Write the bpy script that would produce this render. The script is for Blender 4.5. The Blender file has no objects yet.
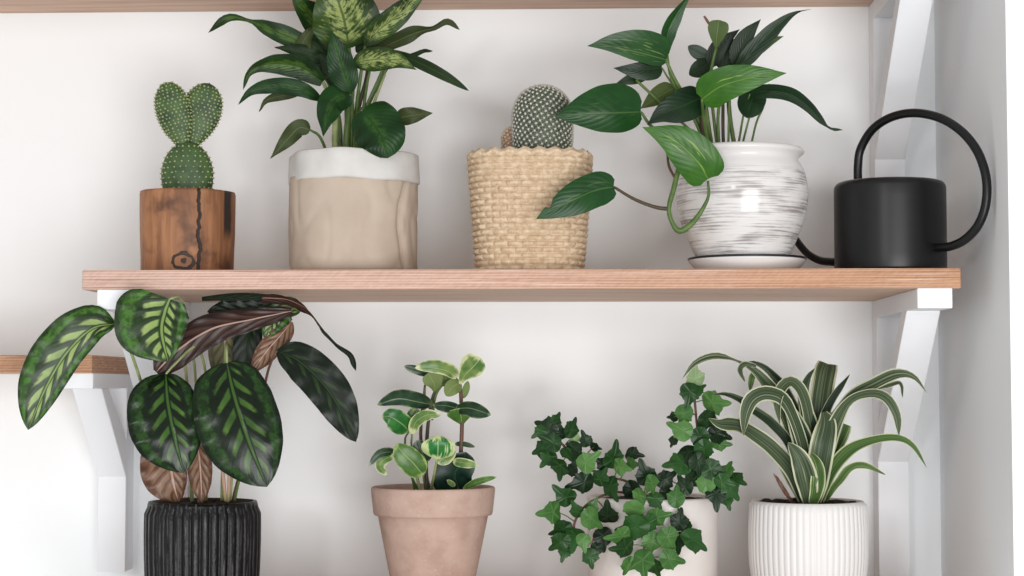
import bpy, math, random
from mathutils import Vector, noise, Matrix
random.seed(7)
scn = bpy.context.scene
COL = scn.collection
H = 1.4            # camera height above the floor
F = 1800.0         # focal length in image pixels
YAW = 0.037; PITCH = math.atan(98/1800)
WALL = 2.08
PI = math.pi

# ---------------------------------------------------------------- geometry helpers
CAM = Matrix.Rotation(YAW,3,'Z') @ Matrix.Rotation(PI/2+PITCH,3,'X')
def ray(px, py):
    return CAM @ Vector(((px-512)/F, (288-py)/F, -1))
def P(px, py, Y):
    """the point at wall distance Y seen at (px, py)"""
    d = ray(px, py)
    return d*(Y/d.y) + Vector((0, 0, H))

def link(name, verts, faces, mats, parent=None, smooth=True, uvs=None, midx=None):
    me = bpy.data.meshes.new(name)
    base = Vector((0, 0, 0))
    root = parent
    if parent is not None:
        base = ORIG[parent.name]
    me.from_pydata([tuple(Vector(v)-base) for v in verts], [], faces)
    if not isinstance(mats, (list, tuple)): mats = [mats]
    for m in mats: me.materials.append(m)
    if uvs:
        uvl = me.uv_layers.new(name='UVMap')
        for lp in me.loops:
            uvl.data[lp.index].uv = uvs[lp.vertex_index]
    for i, p in enumerate(me.polygons):
        p.use_smooth = smooth
        if midx: p.material_index = midx[i]
    me.update()
    o = bpy.data.objects.new(name, me)
    COL.objects.link(o)
    if parent is not None:
        o.parent = parent
    ORIG[o.name] = base
    return o
ORIG = {}
def thing(name, label, cat, loc, group=None):
    o = bpy.data.objects.new(name, None)
    o.empty_display_size = .02
    COL.objects.link(o)
    o.location = loc
    ORIG[o.name] = Vector(loc)
    o['label'] = label; o['category'] = cat
    if group: o['group'] = group
    return o
def tag(o, label, cat):
    o['label'] = label; o['category'] = cat

class MB:
    def __init__(s): s.v=[]; s.f=[]; s.u=[]; s.m=[]
    def add(s, v, f, u=None, m=0):
        n=len(s.v); s.v += [Vector(p) for p in v]; s.f += [tuple(i+n for i in q) for q in f]
        s.u += (u if u else [(0,0)]*len(v)); s.m += [m]*len(f)
        return s
    def build(s, name, mats, parent=None, smooth=True):
        return link(name, s.v, s.f, mats, parent, smooth, s.u, s.m)

def hexa(mb, A, B, m=0):
    """box between quad A (4 pts) and quad B (4 pts)"""
    mb.add(list(A)+list(B), [(3,2,1,0),(4,5,6,7),(0,1,5,4),(1,2,6,5),(2,3,7,6),(3,0,4,7)], m=m)
def box(mb, x0,x1,y0,y1,z0,z1):
    hexa(mb, [(x0,y0,z0),(x1,y0,z0),(x1,y1,z0),(x0,y1,z0)], [(x0,y0,z1),(x1,y0,z1),(x1,y1,z1),(x0,y1,z1)])
def bevel(o, w, seg=2):
    b=o.modifiers.new('bevel','BEVEL'); b.width=w; b.segments=seg; b.limit_method='ANGLE'
    return o

def crom(pts, n):
    """smooth curve through pts, n+1 samples; pts any-dimension tuples"""
    pts=[list(p) for p in pts]
    if len(pts)==2:
        return [[a+(b-a)*i/n for a,b in zip(*pts)] for i in range(n+1)]
    d=len(pts[0])
    L=[0]
    for a,b in zip(pts,pts[1:]):
        L.append(L[-1]+max(1e-6,math.sqrt(sum((x-y)**2 for x,y in zip(a[:3],b[:3])))))
    ext=[[2*a-b for a,b in zip(pts[0],pts[1])]]+pts+[[2*a-b for a,b in zip(pts[-1],pts[-2])]]
    out=[]
    for i in range(n+1):
        s=L[-1]*i/n
        k=0
        while k<len(L)-2 and s>L[k+1]: k+=1
        t=(s-L[k])/(L[k+1]-L[k])
        p0,p1,p2,p3=ext[k:k+4]
        out.append([.5*((2*p1[j])+(-p0[j]+p2[j])*t+(2*p0[j]-5*p1[j]+4*p2[j]-p3[j])*t*t+(-p0[j]+3*p1[j]-3*p2[j]+p3[j])*t**3) for j in range(d)])
    return out

def tube_mesh(mb, pts, r, seg=8, n=None, m=0):
    """pts world vectors; r float or list of radii (same length as pts)"""
    rr = r if isinstance(r,(list,tuple)) else [r]*len(pts)
    q=[list(p)+[a] for p,a in zip(pts,rr)]
    n = n or max(4,(len(pts)-1)*6)
    c=crom(q,n)
    cs=[Vector(p[:3]) for p in c]; rs=[max(1e-5,p[3]) for p in c]
    T=[(cs[min(i+1,n)]-cs[max(i-1,0)]).normalized() for i in range(n+1)]
    up=Vector((0,1,0))
    if abs(T[0].dot(up))>.9: up=Vector((0,0,1))
    A=T[0].cross(up).normalized()
    v=[];f=[];u=[]
    for i in range(n+1):
        A=(A-T[i]*A.dot(T[i])).normalized(); B=T[i].cross(A)
        for k in range(seg):
            a=2*PI*k/seg
            v.append(cs[i]+(A*math.cos(a)+B*math.sin(a))*rs[i]); u.append((i/n,k/seg))
    for i in range(n):
        for k in range(seg):
            k2=(k+1)%seg
            f.append((i*seg+k,(i+1)*seg+k,(i+1)*seg+k2,i*seg+k2))
    f.append(tuple(range(seg))); f.append(tuple(n*seg+k for k in reversed(range(seg))))
    mb.add(v,f,u,m)

def lathe(mb, cx, cy, prof, seg=64, fr=None, m=0, cap0=True, cap1=True, zfun=None):
    """prof list of (r,z) bottom outer ... ; fr(theta, i, r, z) -> radius"""
    v=[];f=[];u=[]
    n=len(prof)
    for i,(r,z) in enumerate(prof):
        for k in range(seg):
            a=2*PI*k/seg
            r2 = fr(a,i,r,z) if fr else r
            z2 = z + (zfun(a,i,r,z) if zfun else 0)
            v.append((cx+r2*math.cos(a), cy+r2*math.sin(a), z2)); u.append((k/seg,i/(n-1)))
    for i in range(n-1):
        for k in range(seg):
            k2=(k+1)%seg
            f.append((i*seg+k,i*seg+k2,(i+1)*seg+k2,(i+1)*seg+k))
    if cap0: f.append(tuple(reversed(range(seg))))
    if cap1: f.append(tuple((n-1)*seg+k for k in range(seg)))
    mb.add(v,f,u,m)
def smooth_prof(pts, n):
    return [tuple(p) for p in crom([(a,b,0) for a,b in pts], n)]
def sp(pts,n): return [(p[0],p[1]) for p in smooth_prof(pts,n)]

def ico(c, r, sub=0):
    c=Vector(c); t=(1+5**.5)/2
    vs=[Vector(p).normalized() for p in [(-1,t,0),(1,t,0),(-1,-t,0),(1,-t,0),(0,-1,t),(0,1,t),(0,-1,-t),(0,1,-t),(t,0,-1),(t,0,1),(-t,0,-1),(-t,0,1)]]
    fs=[(0,11,5),(0,5,1),(0,1,7),(0,7,10),(0,10,11),(1,5,9),(5,11,4),(11,10,2),(10,7,6),(7,1,8),(3,9,4),(3,4,2),(3,2,6),(3,6,8),(3,8,9),(4,9,5),(2,4,11),(6,2,10),(8,6,7),(9,8,1)]
    return [c+p*r for p in vs], fs

# ---------------------------------------------------------------- node helpers
def new_mat(name):
    m=bpy.data.materials.new(name); m.use_nodes=True
    nt=m.node_tree; nt.nodes.clear()
    out=nt.nodes.new('ShaderNodeOutputMaterial'); b=nt.nodes.new('ShaderNodeBsdfPrincipled')
    nt.links.new(b.outputs[0],out.inputs[0])
    return m,nt,b
class E:
    """tiny expression wrapper over math nodes"""
    def __init__(s,nt,sock): s.nt=nt; s.s=sock
    def _op(s,op,*a):
        n=s.nt.nodes.new('ShaderNodeMath'); n.operation=op
        for i,x in enumerate((s,)+a):
            if isinstance(x,E): s.nt.links.new(x.s,n.inputs[i])
            else: n.inputs[i].default_value=x
        return E(s.nt,n.outputs[0])
    def __add__(s,o): return s._op('ADD',o)
    __radd__=__add__
    def __mul__(s,o): return s._op('MULTIPLY',o)
    __rmul__=__mul__
    def __sub__(s,o): return s._op('SUBTRACT',o)
    def __rsub__(s,o): return (s*-1.)+o
    def __truediv__(s,o): return s._op('DIVIDE',o)
    def abs(s): return s._op('ABSOLUTE')
    def sin(s): return s._op('SINE')
    def frac(s): return s._op('FRACT')
    def pow(s,p): return s._op('POWER',p)
    def min(s,o): return s._op('MINIMUM',o)
    def max(s,o): return s._op('MAXIMUM',o)
    def ss(s,a,b):
        """smoothstep a..b (a may be > b)"""
        n=s.nt.nodes.new('ShaderNodeMapRange'); n.interpolation_type='SMOOTHSTEP'
        s.nt.links.new(s.s,n.inputs[0])
        if a<b: n.inputs[1].default_value=a; n.inputs[2].default_value=b; n.inputs[3].default_value=0; n.inputs[4].default_value=1
        else: n.inputs[1].default_value=b; n.inputs[2].default_value=a; n.inputs[3].default_value=1; n.inputs[4].default_value=0
        return E(s.nt,n.outputs[0])
def uvE(nt):
    t=nt.nodes.new('ShaderNodeUVMap'); t.uv_map='UVMap'
    sx=nt.nodes.new('ShaderNodeSeparateXYZ'); nt.links.new(t.outputs[0],sx.inputs[0])
    return E(nt,sx.outputs[0]),E(nt,sx.outputs[1]),t.outputs[0]
def objE(nt):
    t=nt.nodes.new('ShaderNodeTexCoord')
    sx=nt.nodes.new('ShaderNodeSeparateXYZ'); nt.links.new(t.outputs['Object'],sx.inputs[0])
    return E(nt,sx.outputs[0]),E(nt,sx.outputs[1]),E(nt,sx.outputs[2]),t.outputs['Object']
def comb(nt,x,y,z):
    n=nt.nodes.new('ShaderNodeCombineXYZ')
    for i,a in enumerate((x,y,z)):
        if isinstance(a,E): nt.links.new(a.s,n.inputs[i])
        else: n.inputs[i].default_value=a
    return n.outputs[0]
def nz(nt,vec,scale,detail=3,rough=.5,dist=0):
    n=nt.nodes.new('ShaderNodeTexNoise'); n.inputs['Scale'].default_value=scale
    n.inputs['Detail'].default_value=detail; n.inputs['Roughness'].default_value=rough; n.inputs['Distortion'].default_value=dist
    if vec is not None: nt.links.new(vec,n.inputs['Vector'])
    return E(nt,n.outputs[0])
def c4(c): return (*[((x/255)/12.92 if x/255<=.04045 else ((x/255+.055)/1.055)**2.4) for x in c],1)
def mixc(nt,fac,a,b):
    n=nt.nodes.new('ShaderNodeMix'); n.data_type='RGBA'
    if isinstance(fac,E): nt.links.new(fac.s,n.inputs[0])
    else: n.inputs[0].default_value=fac
    for i,x in ((6,a),(7,b)):
        if isinstance(x,tuple): n.inputs[i].default_value=c4(x) if len(x)==3 else x
        else: nt.links.new(x,n.inputs[i])
    return n.outputs[2]
def setc(nt,b,c):
    if isinstance(c,tuple): b.inputs['Base Color'].default_value=c4(c)
    else: nt.links.new(c,b.inputs['Base Color'])
def bump(nt,b,h,strength=.3,dist=.001):
    n=nt.nodes.new('ShaderNodeBump'); n.inputs['Strength'].default_value=strength; n.inputs['Distance'].default_value=dist
    nt.links.new(h.s,n.inputs['Height']); nt.links.new(n.outputs[0],b.inputs['Normal'])
def rnd(nt):
    n=nt.nodes.new('ShaderNodeObjectInfo'); return E(nt,n.outputs['Random'])
def flat(name,c,rough=.5,spec=.5,var=None,scale=60,metal=0,bmp=0):
    m,nt,b=new_mat(name)
    if var:
        x,y,z,o=objE(nt); n=nz(nt,o,scale,4)
        setc(nt,b,mixc(nt,n.ss(.3,.7),c,var))
        if bmp: bump(nt,b,n,bmp,.001)
    else: setc(nt,b,c)
    b.inputs['Roughness'].default_value=rough; b.inputs['Specular IOR Level'].default_value=spec; b.inputs['Metallic'].default_value=metal
    return m

# ---- surfaces
def wall_mat(name,c):
    m,nt,b=new_mat(name)
    x,y,z,o=objE(nt); n=nz(nt,o,1.5,2); n2=nz(nt,o,220,3)
    setc(nt,b,mixc(nt,n,c,tuple(v-3 for v in c)))
    b.inputs['Roughness'].default_value=.75; b.inputs['Specular IOR Level'].default_value=.25
    bump(nt,b,n2,.08,.0006)
    return m
M_WALL=wall_mat('wall_paint',(245,247,248)); M_TRIM=wall_mat('white_bracket_paint',(243,244,247))
def ply_mat():
    m,nt,b=new_mat('plywood')
    x,y,z,o=objE(nt)
    # plies: bands over z, long grain along x, slanted end fibres
    g=nz(nt,comb(nt,x*6.,y*90.,z*700.),1.,4,.6)
    g2=nz(nt,comb(nt,x*260.-z*300.,y*20.,z*260.),1.,3,.6)
    band=((z*2300.+nz(nt,comb(nt,x*4.,0.,z*200.),1.,2)*5.).sin()*.5+.5)
    f=(band*.22+g*.65+g2*.35).ss(.35,.95)
    big=nz(nt,comb(nt,x*3.,y*3.,z*3.),1.,2)
    base=mixc(nt,x.ss(-.35,.42),(214,182,166),(196,148,112))  # left end painted paler, imitating the light that washes out the wood there
    dark=mixc(nt,x.ss(-.35,.42),(170,128,112),(146,98,68))
    col=mixc(nt,f,base,dark)
    thin=g.ss(.60,.66)*.5
    col=mixc(nt,thin,col,(120,82,66))
    pale=nz(nt,comb(nt,x*9.,y*60.,z*900.+7.),1.,3,.6)
    col=mixc(nt,pale.ss(.56,.70)*.55,col,(232,208,192))
    gm=nt.nodes.new('ShaderNodeNewGeometry'); sn=nt.nodes.new('ShaderNodeSeparateXYZ'); nt.links.new(gm.outputs['Normal'],sn.inputs[0])
    ven=mixc(nt,nz(nt,comb(nt,x*5.,y*70.,0.),1.,4,.6).ss(.3,.75),(212,180,156),(178,142,120))
    col=mixc(nt,E(nt,sn.outputs[2]).abs().ss(.6,.8),col,ven)
    setc(nt,b,col)
    b.inputs['Roughness'].default_value=.55
    bump(nt,b,g,.15,.0005)
    return m
M_PLY=ply_mat()

def yg(*cs): return [ (c[0]*.96,c[1]*.93,c[2]*(.66+.26*min(1,c[1]/190))) for c in cs]
# ---- leaf materials -------------------------------------------------
def leaf_base(name,rough=.34,spec=.5,coat=0):
    m,nt,b=new_mat(name); rough+=.02; spec*=.42; coat*=.3
    u,v,uv=uvE(nt)
    a=((v-.5).abs())*2.
    b.inputs['Roughness'].default_value=rough; b.inputs['Specular IOR Level'].default_value=spec
    b.inputs['Coat Weight'].default_value=coat; b.inputs['Coat Roughness'].default_value=.2
    return m,nt,b,u,v,a,uv
def vein_bump(nt,b,u,a,k=11,slope=.35,st=.35,extra=None):
    s=((u-a*slope)*k).frac()
    h=(s-.5).abs()*2.
    mid=a.ss(0,.07)
    hh=h.pow(.5)*.6+mid*1.
    if extra is not None: hh=hh+extra
    bump(nt,b,hh,st,.0012)
    return h,mid
def m_plain(name,c1,c2,midc,rough=.34,k=11,spec=.5,coat=0.):
    c1,c2,midc=yg(c1,c2,midc)
    m,nt,b,u,v,a,uv=leaf_base(name,rough,spec,coat)
    r=rnd(nt)
    x,y,z,o=objE(nt)
    n=nz(nt,o,55,3)
    col=mixc(nt,(n*.8+r*.5).ss(.3,.95),c1,c2)
    h,mid=vein_bump(nt,b,u,a,k)
    col=mixc(nt,h.ss(.12,0.)*.25,col,midc)
    col=mixc(nt,a.ss(.055,.02)*.75,col,midc)
    setc(nt,b,col); return m
def m_pothos(name,c1,c2,streak,amount=.5):
    c1,c2,streak=yg(c1,c2,streak)
    m,nt,b,u,v,a,uv=leaf_base(name,.3,.5,.15)
    r=rnd(nt)
    w=v*3.+r*9.
    n=nz(nt,comb(nt,u*2.5-a*1.5,w*4.,r*20.),1.6,2)
    x,y,z,o=objE(nt); n2=nz(nt,o,50,3)
    col=mixc(nt,n2.ss(.3,.7),c1,c2)
    f=n.ss(.60,.70)*a.ss(.75,.35)*u.ss(.0,.15)*u.ss(.95,.7)*amount
    col=mixc(nt,f,col,streak)
    h,mid=vein_bump(nt,b,u,a,8,.4,.25)
    col=mixc(nt,a.ss(.05,.015)*.28,col,streak)
    setc(nt,b,col); return m
def m_calathea(name,light,lightmid,dark,border,rough=.3,bark=1.,w=.6):
    light,lightmid,dark,border=yg(light,lightmid,dark,border)
    m,nt,b,u,v,a,uv=leaf_base(name,rough,.5,.1)
    x,y,z,o=objE(nt); n=nz(nt,o,140,3,.6); nl=nz(nt,o,40,2)
    side=(v-.5).ss(-.01,.01)*.5
    q=(u*6.3-a*2.1+side+nl*.25)
    s=(q.frac()-.5).abs()*2.        # 0 centre of bar
    bar=(s+a*.30+n*.16-.08).ss(w+.26,w-.04)*a.ss(.06,.12)*(a+nl*.3+n*.2).ss(.74,.58)*u.ss(.02,.1)*u.ss(.97,.88)
    edge=(a+n*.25-.12).ss(.58,.68)*(a+n*.3-.15).ss(.93,.84)
    col=mixc(nt,(n*.7+nl*.3).ss(.35,.65),dark,tuple(int(c*.72) for c in dark))
    col=mixc(nt,edge*(n.ss(.40,.58)*.45+.15),col,border)
    col=mixc(nt,bar*bark,col,mixc(nt,a.ss(.15,.6),lightmid,light))
    col=mixc(nt,nz(nt,o,60,2).ss(.45,.7)*.35,col,dark)
    col=mixc(nt,a.ss(.05,.02)*.8,col,lightmid)
    setc(nt,b,col)
    h=((q*1.).frac()-.5).abs()*2.
    bump(nt,b,h*.5+a.ss(0,.08)*.8+n*.15,.35,.0012)
    return m
def m_calback(name,c1,c2,bar):
    m,nt,b,u,v,a,uv=leaf_base(name,.3,.5,0)
    x,y,z,o=objE(nt); n=nz(nt,o,90,3)
    q=(u*6.3-a*2.1+n*.25)
    s=(q.frac()-.5).abs()*2.
    f=s.ss(.75,.45)*a.ss(.05,.15)*a.ss(.8,.6)
    col=mixc(nt,n.ss(.3,.7),c1,c2); col=mixc(nt,f*.6,col,bar)
    col=mixc(nt,a.ss(.07,.03)*.8,col,(196,160,146))
    setc(nt,b,col); bump(nt,b,s,.4,.0012); return m
def m_dieff(name,dark,mid,light,amt=1.,spread=.8):
    dark,mid,light=yg(dark,mid,light)
    m,nt,b,u,v,a,uv=leaf_base(name,.36,.45,.05)
    r=rnd(nt)
    x,y,z,o=objE(nt)
    n=nz(nt,o,150,4,.65); nb=nz(nt,o,38,2)
    st=nz(nt,comb(nt,(u-a*.35)*30.,v*5.,r*10.),1.,3,.6)
    col=mixc(nt,nb.ss(.3,.7),dark,mid)
    f=(n*.55+st*.6+(a*-.22)).ss(.42,.60)*a.ss(spread,spread-.25)*u.ss(.04,.18)*u.ss(.98,.8)*amt
    col=mixc(nt,f,col,light)
    h,md=vein_bump(nt,b,u,a,12,.35,.35)
    col=mixc(nt,h.ss(.2,0.)*.35,col,dark)
    col=mixc(nt,a.ss(.05,.02)*.8,col,mid)
    setc(nt,b,col); return m
def m_strap(name,dark,mid,cream):
    m,nt,b,u,v,a,uv=leaf_base(name,.38,.4,0)
    x,y,z,o=objE(nt); n=nz(nt,o,30,2)
    st=nz(nt,comb(nt,v*16.,u*.8,rnd(nt)*30.),1.,2)
    col=mixc(nt,st.ss(.4,.62),dark,mid)
    edge=(a+st*.16-.08).ss(.78,.88)
    line=st.ss(.63,.68)*.45
    col=mixc(nt,line,col,cream)
    col=mixc(nt,edge,col,cream)
    setc(nt,b,col); bump(nt,b,st+a.ss(0,.1)*.5,.3,.0008); return m
def m_pepe(name,dark,mid,cream,amt=1.,rad=.0):
    m,nt,b,u,v,a,uv=leaf_base(name,.26,.55,.2)
    x,y,z,o=objE(nt); n=nz(nt,o,110,3); r=rnd(nt)
    col=mixc(nt,n.ss(.3,.7),dark,mid)
    ray=nz(nt,comb(nt,(v-.5)*18.,u*1.2,r*30.),1.,2)
    e=(u-.5).abs()*2.
    f=((a.max(e))*(.55-rad*.6)+n*.35+ray*rad*2.).ss(.62,.74)*amt
    col=mixc(nt,f,col,cream)
    col=mixc(nt,a.ss(.06,.02)*.4,col,cream)
    setc(nt,b,col); bump(nt,b,n*.3+a.ss(0,.1),.25,.001); return m
def m_ivy(name,c1,c2,vein,rough=.33):
    c1,c2,vein=yg(c1,c2,vein)
    m,nt,b=new_mat(name); u,v,uv=uvE(nt)
    b.inputs['Roughness'].default_value=rough+.04; b.inputs['Specular IOR Level'].default_value=.25
    x,y,z,o=objE(nt); n=nz(nt,o,110,3); r=rnd(nt)
    col=mixc(nt,(n*.8+r*.5).ss(.35,.95),c1,c2)
    vn=v.ss(.045,.012)              # v stores distance from the nearest lobe vein
    col=mixc(nt,vn*.30,col,vein)
    setc(nt,b,col); bump(nt,b,v.ss(0,.08)+n*.2,.35,.001); return m

PET=flat('petiole_green',(92,116,56),.45,.4,(70,94,44),80)
PET_PALE=flat('petiole_pale',(152,160,112),.45,.4,(126,138,86),80)
PET_PINK=flat('petiole_pink',(190,150,130),.45,.4,(160,150,110),80)
PET_DARK=flat('stem_dark',(58,66,40),.5,.4,(78,52,40),80)
PET_BROWN=flat('stem_brown',(110,72,58),.5,.4,(80,60,44),80)
SOIL=flat('soil',(38,30,26),.95,.2,(62,50,42),400,bmp=.6)

# ---------------------------------------------------------------- leaf builder
PROFS={
 'ovate':[(0,.10),(.06,.5),(.16,.82),(.32,1),(.5,.93),(.7,.64),(.86,.30),(.95,.1),(1,0)],
 'heart':[(0,.35),(.05,.72),(.15,.95),(.28,1),(.45,.92),(.65,.66),(.82,.34),(.93,.12),(1,0)],
 'ellip':[(0,.12),(.05,.45),(.15,.78),(.32,.97),(.5,1),(.7,.88),(.85,.60),(.94,.32),(.985,.1),(1,0)],
 'round':[(0,.25),(.06,.62),(.18,.9),(.38,1),(.6,.97),(.8,.75),(.92,.45),(.98,.2),(1,.02)],
 'strap':[(0,.55),(.2,.8),(.45,1),(.65,.9),(.85,.55),(.95,.25),(1,0)],
 'lance':[(0,.2),(.1,.5),(.3,1),(.5,.95),(.7,.6),(.88,.25),(1,0)],
 'tail':[(0,.15),(.08,.6),(.22,1),(.4,.95),(.55,.66),(.7,.35),(.85,.16),(1,0)],
 'blunt':[(0,.4),(.3,.8),(.6,1),(.9,1),(1,.85)],
 'cup':[(0,.1),(.15,.3),(.4,.68),(.7,1),(.88,.9),(.97,.55),(1,.1)],
 'cut':[(0,.62),(.1,.84),(.25,1),(.45,.97),(.65,.84),(.82,.58),(.93,.28),(1,0)],
}
def interp(tab,t):
    # width profile: piecewise cubic through the table, never below zero
    n=len(tab)
    def slope(i):
        if i==0: return (tab[1][1]-tab[0][1])/(tab[1][0]-tab[0][0])
        if i==n-1: return (tab[-1][1]-tab[-2][1])/(tab[-1][0]-tab[-2][0])
        a=(tab[i][1]-tab[i-1][1])/(tab[i][0]-tab[i-1][0]); b=(tab[i+1][1]-tab[i][1])/(tab[i+1][0]-tab[i][0])
        return 0 if a*b<=0 else 2*a*b/(a+b)
    for i in range(n-1):
        (a,wa),(b,wb)=tab[i],tab[i+1]
        if t<=b or i==n-2:
            h=b-a; k=min(1,max(0,(t-a)/h)); m0=slope(i)*h; m1=slope(i+1)*h
            return max(0,(2*k**3-3*k*k+1)*wa+(k**3-2*k*k+k)*m0+(3*k*k-2*k**3)*wb+(k**3-k*k)*m1)
def leaf(parent, Yc, pts, wl, wr, mats, prof='ovate', roll=0, fold=.15, cup=-.15, wave=0, lobe=0, nu=26, nv=6, pet=None, petm=None, petr=1.1, name='leaf', label=None, notch=None, th=.00035, wf=5):
    """pts (px,py,dy mm) along the midrib base -> tip; wl / wr half widths left / right of travel, in px"""
    tab=PROFS[prof] if isinstance(prof,str) else prof
    q=[list(P(p[0],p[1],Yc+(p[2] if len(p)>2 else 0)/1000)) for p in pts]
    c=[Vector(p) for p in crom(q,nu)]
    T=[(c[min(i+1,nu)]-c[max(i-1,0)]).normalized() for i in range(nu+1)]
    rolls=roll if isinstance(roll,(list,tuple)) else (roll,roll)
    rows=[]; norms=[]
    ph=random.uniform(0,6.28)
    pS=None
    for i in range(nu+1):
        t=i/nu
        V=c[i].copy(); V.z-=H; V.normalize()
        S=T[i].cross(V)
        if S.length<.15 and pS is not None: S=pS.copy()
        S=(S-T[i]*S.dot(T[i])).normalized(); pS=S
        N=S.cross(T[i]).normalized()
        if N.dot(V)>0 and S.length>0: N=-N
        k=t*(len(rolls)-1); k0=min(int(k),len(rolls)-2); r=math.radians(rolls[k0]+(rolls[k0+1]-rolls[k0])*(k-k0))
        Sd=S*math.cos(r)+N*math.sin(r); Nr=N*math.cos(r)-S*math.sin(r)
        w=interp(tab,t); sc=c[i].y/F
        row=[]
        for j in range(-nv,nv+1):
            v=j/nv; a=abs(v)
            ww=(wl if v>0 else wr)*w*sc
            if notch:
                for (nt_,side,dep,wd) in notch:
                    if side*v>0: ww*=1-dep*math.exp(-((t-nt_)/wd)**2)*a
            off=Sd*(v*ww)+Nr*(ww*(fold*a+cup*a*a))
            if wave: off+=Nr*(wave*.001*a*a*math.sin(ph+t*wf*6.28+(1.3 if v>0 else 0))*min(1,w*2))
            if lobe: off-=T[i]*(lobe*ww*a*a*max(0,1-t*4)**1.0)
            row.append(c[i]+off)
        rows.append(row); norms.append(Nr)
    W=2*nv+1
    top=[p for r_ in rows for p in r_]
    # normals of the grid
    nor=[]
    for i in range(nu+1):
        for j in range(W):
            a=rows[min(i+1,nu)][j]-rows[max(i-1,0)][j]; b=rows[i][min(j+1,W-1)]-rows[i][max(j-1,0)]
            n=b.cross(a)
            n = n.normalized() if n.length>1e-12 else norms[i]
            if n.dot(norms[i])<0: n=-n
            nor.append(n)
    V=list(top); U=[(i/nu,j/(W-1)) for i in range(nu+1) for j in range(W)]
    bot={}
    for i in range(nu+1):
        for j in range(W):
            k=i*W+j
            inner = 0<i<nu and 0<j<W-1
            bot[k]=len(V); V.append(top[k]-nor[k]*(th*2 if inner else .00002)); U.append(U[k])
    Fc=[];Mi=[]
    for i in range(nu):
        for j in range(W-1):
            a,b,c_,d=i*W+j,i*W+j+1,(i+1)*W+j+1,(i+1)*W+j
            n=(V[c_]-V[a]).cross(V[d]-V[b])
            f=(a,b,c_,d)
            if n.dot(norms[i])<0: f=(d,c_,b,a)
            Fc.append(f); Mi.append(0)
            g=tuple(bot[x] for x in reversed(f))
            Fc.append(g); Mi.append(1)
    o=link(name,V,Fc,list(mats),parent,True,U,Mi)
    if label: o['label']=label
    if pet:
        mb=MB()
        pp=[P(p[0],p[1],Yc+(p[2] if len(p)>2 else 0)/1000) for p in pet]
        rr=petr*Yc/F
        tube_mesh(mb,[Vector(q[0])]+pp,[rr*.8]+[rr*(1+.35*i/len(pp)) for i in range(len(pp))],7)
        mb.build('petiole',petm or PET,o)
    return o
def stem(parent,Yc,pts,r,mat,name='stem'):
    mb=MB()
    if isinstance(r,(list,tuple)): rr=[a*Yc/F for a in r]
    else: rr=[r*Yc/F]*len(pts)
    tube_mesh(mb,[P(p[0],p[1],Yc+(p[2] if len(p)>2 else 0)/1000) for p in pts],rr,8)
    return mb.build(name,mat,parent)

# ---------------------------------------------------------------- setting
mb=MB(); box(mb,-3,3.2,WALL,WALL+.12,0,2.7); w=mb.build('wall_back',M_WALL,None,False); w['kind']='structure'
mb=MB(); box(mb,.412,1.4,1.735,WALL,0,2.7); w=mb.build('wall_right',M_WALL,None,False); w['kind']='structure'

def shelf(name,label,x0,x1,yf,ztop,th,brs,leg=.036,bw=.0345,legz=None,arm_h=.020,arm_y=None,br_y=None,br_bot=-.183,legd=.04):
    t=thing(name,label,'shelf',((x0+x1)/2,WALL,H+ztop-th))
    mb=MB(); box(mb,x0,x1,yf,WALL,H+ztop-th,H+ztop)
    bevel(mb.build('board',M_PLY,t,False),.0012)
    zb=H+ztop-th
    arm_y=arm_y if arm_y else yf
    br_y=br_y if br_y else yf+.06
    for bx in brs:
        lf=WALL-legd
        mb=MB(); box(mb,bx,bx+bw,lf,WALL,legz,zb)
        up=bevel(mb.build('bracket',M_TRIM,t,False),.001)
        mb=MB(); box(mb,bx,bx+bw,arm_y,lf,zb-arm_h,zb)
        bevel(mb.build('bracket_arm',M_TRIM,up,False),.001)
        mb=MB(); za=zb-arm_h; zc=zb+br_bot; tk=.026
        hexa(mb,[(bx,br_y,za),(bx+bw,br_y,za),(bx+bw,br_y+tk*1.2,za),(bx,br_y+tk*1.2,za)],
                [(bx,lf,zc),(bx+bw,lf,zc),(bx+bw,lf,zc+tk*1.6),(bx,lf,zc+tk*1.6)])
        bevel(mb.build('bracket_brace',M_TRIM,up,False),.001)
    return t
XR=P(961,278,1.8).x; XL=P(82,280,1.8).x; BR=P(917.5,297,1.8).x; BL=P(97,297,1.8).x
SH=P(520,269,1.8).z-H
SU=P(512,9.5,WALL).z-H          # underside of the top shelf
SP=SU+.02-SH
SB=P(889,462,2.048).z-H-(SH-.02)
shelf('wall_shelf','plywood shelf carrying the two cacti, three pots and black watering can',XL,XR,1.8,SH,.020,[BR,BL],legz=H+SH-SP,legd=.032,br_bot=SB)
shelf('wall_shelf','plywood shelf at the top edge, only its brown underside showing',-1.6,XR,1.8,SH+SP,.020,[BR,-1.5],legz=H+SH,legd=.032,br_bot=SB)
shelf('wall_shelf','plywood shelf below the frame holding the lower row of four pots',XL,XR,1.8,SH-SP,.020,[BR,BL],legz=H+SH-SP-.33,legd=.032,br_bot=SB)
LX=P(92,364,1.895).x; LT=P(92,355,1.895).z-H; LB=P(92,373,1.895).z-H
shelf('wall_shelf','short plywood shelf at left with white bracket, behind the striped leaf',-1.35,LX,1.895,LT,LT-LB,[LX-.0325,-1.3],bw=.0325,legz=P(112,572,2.045).z,arm_h=.0165,arm_y=1.90,br_y=1.935,br_bot=P(112,477,2.045).z-H-LB,legd=.035)
ZS=H+SH; ZB=H+SH-SP     # tops of the middle and the bottom shelf

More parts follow.
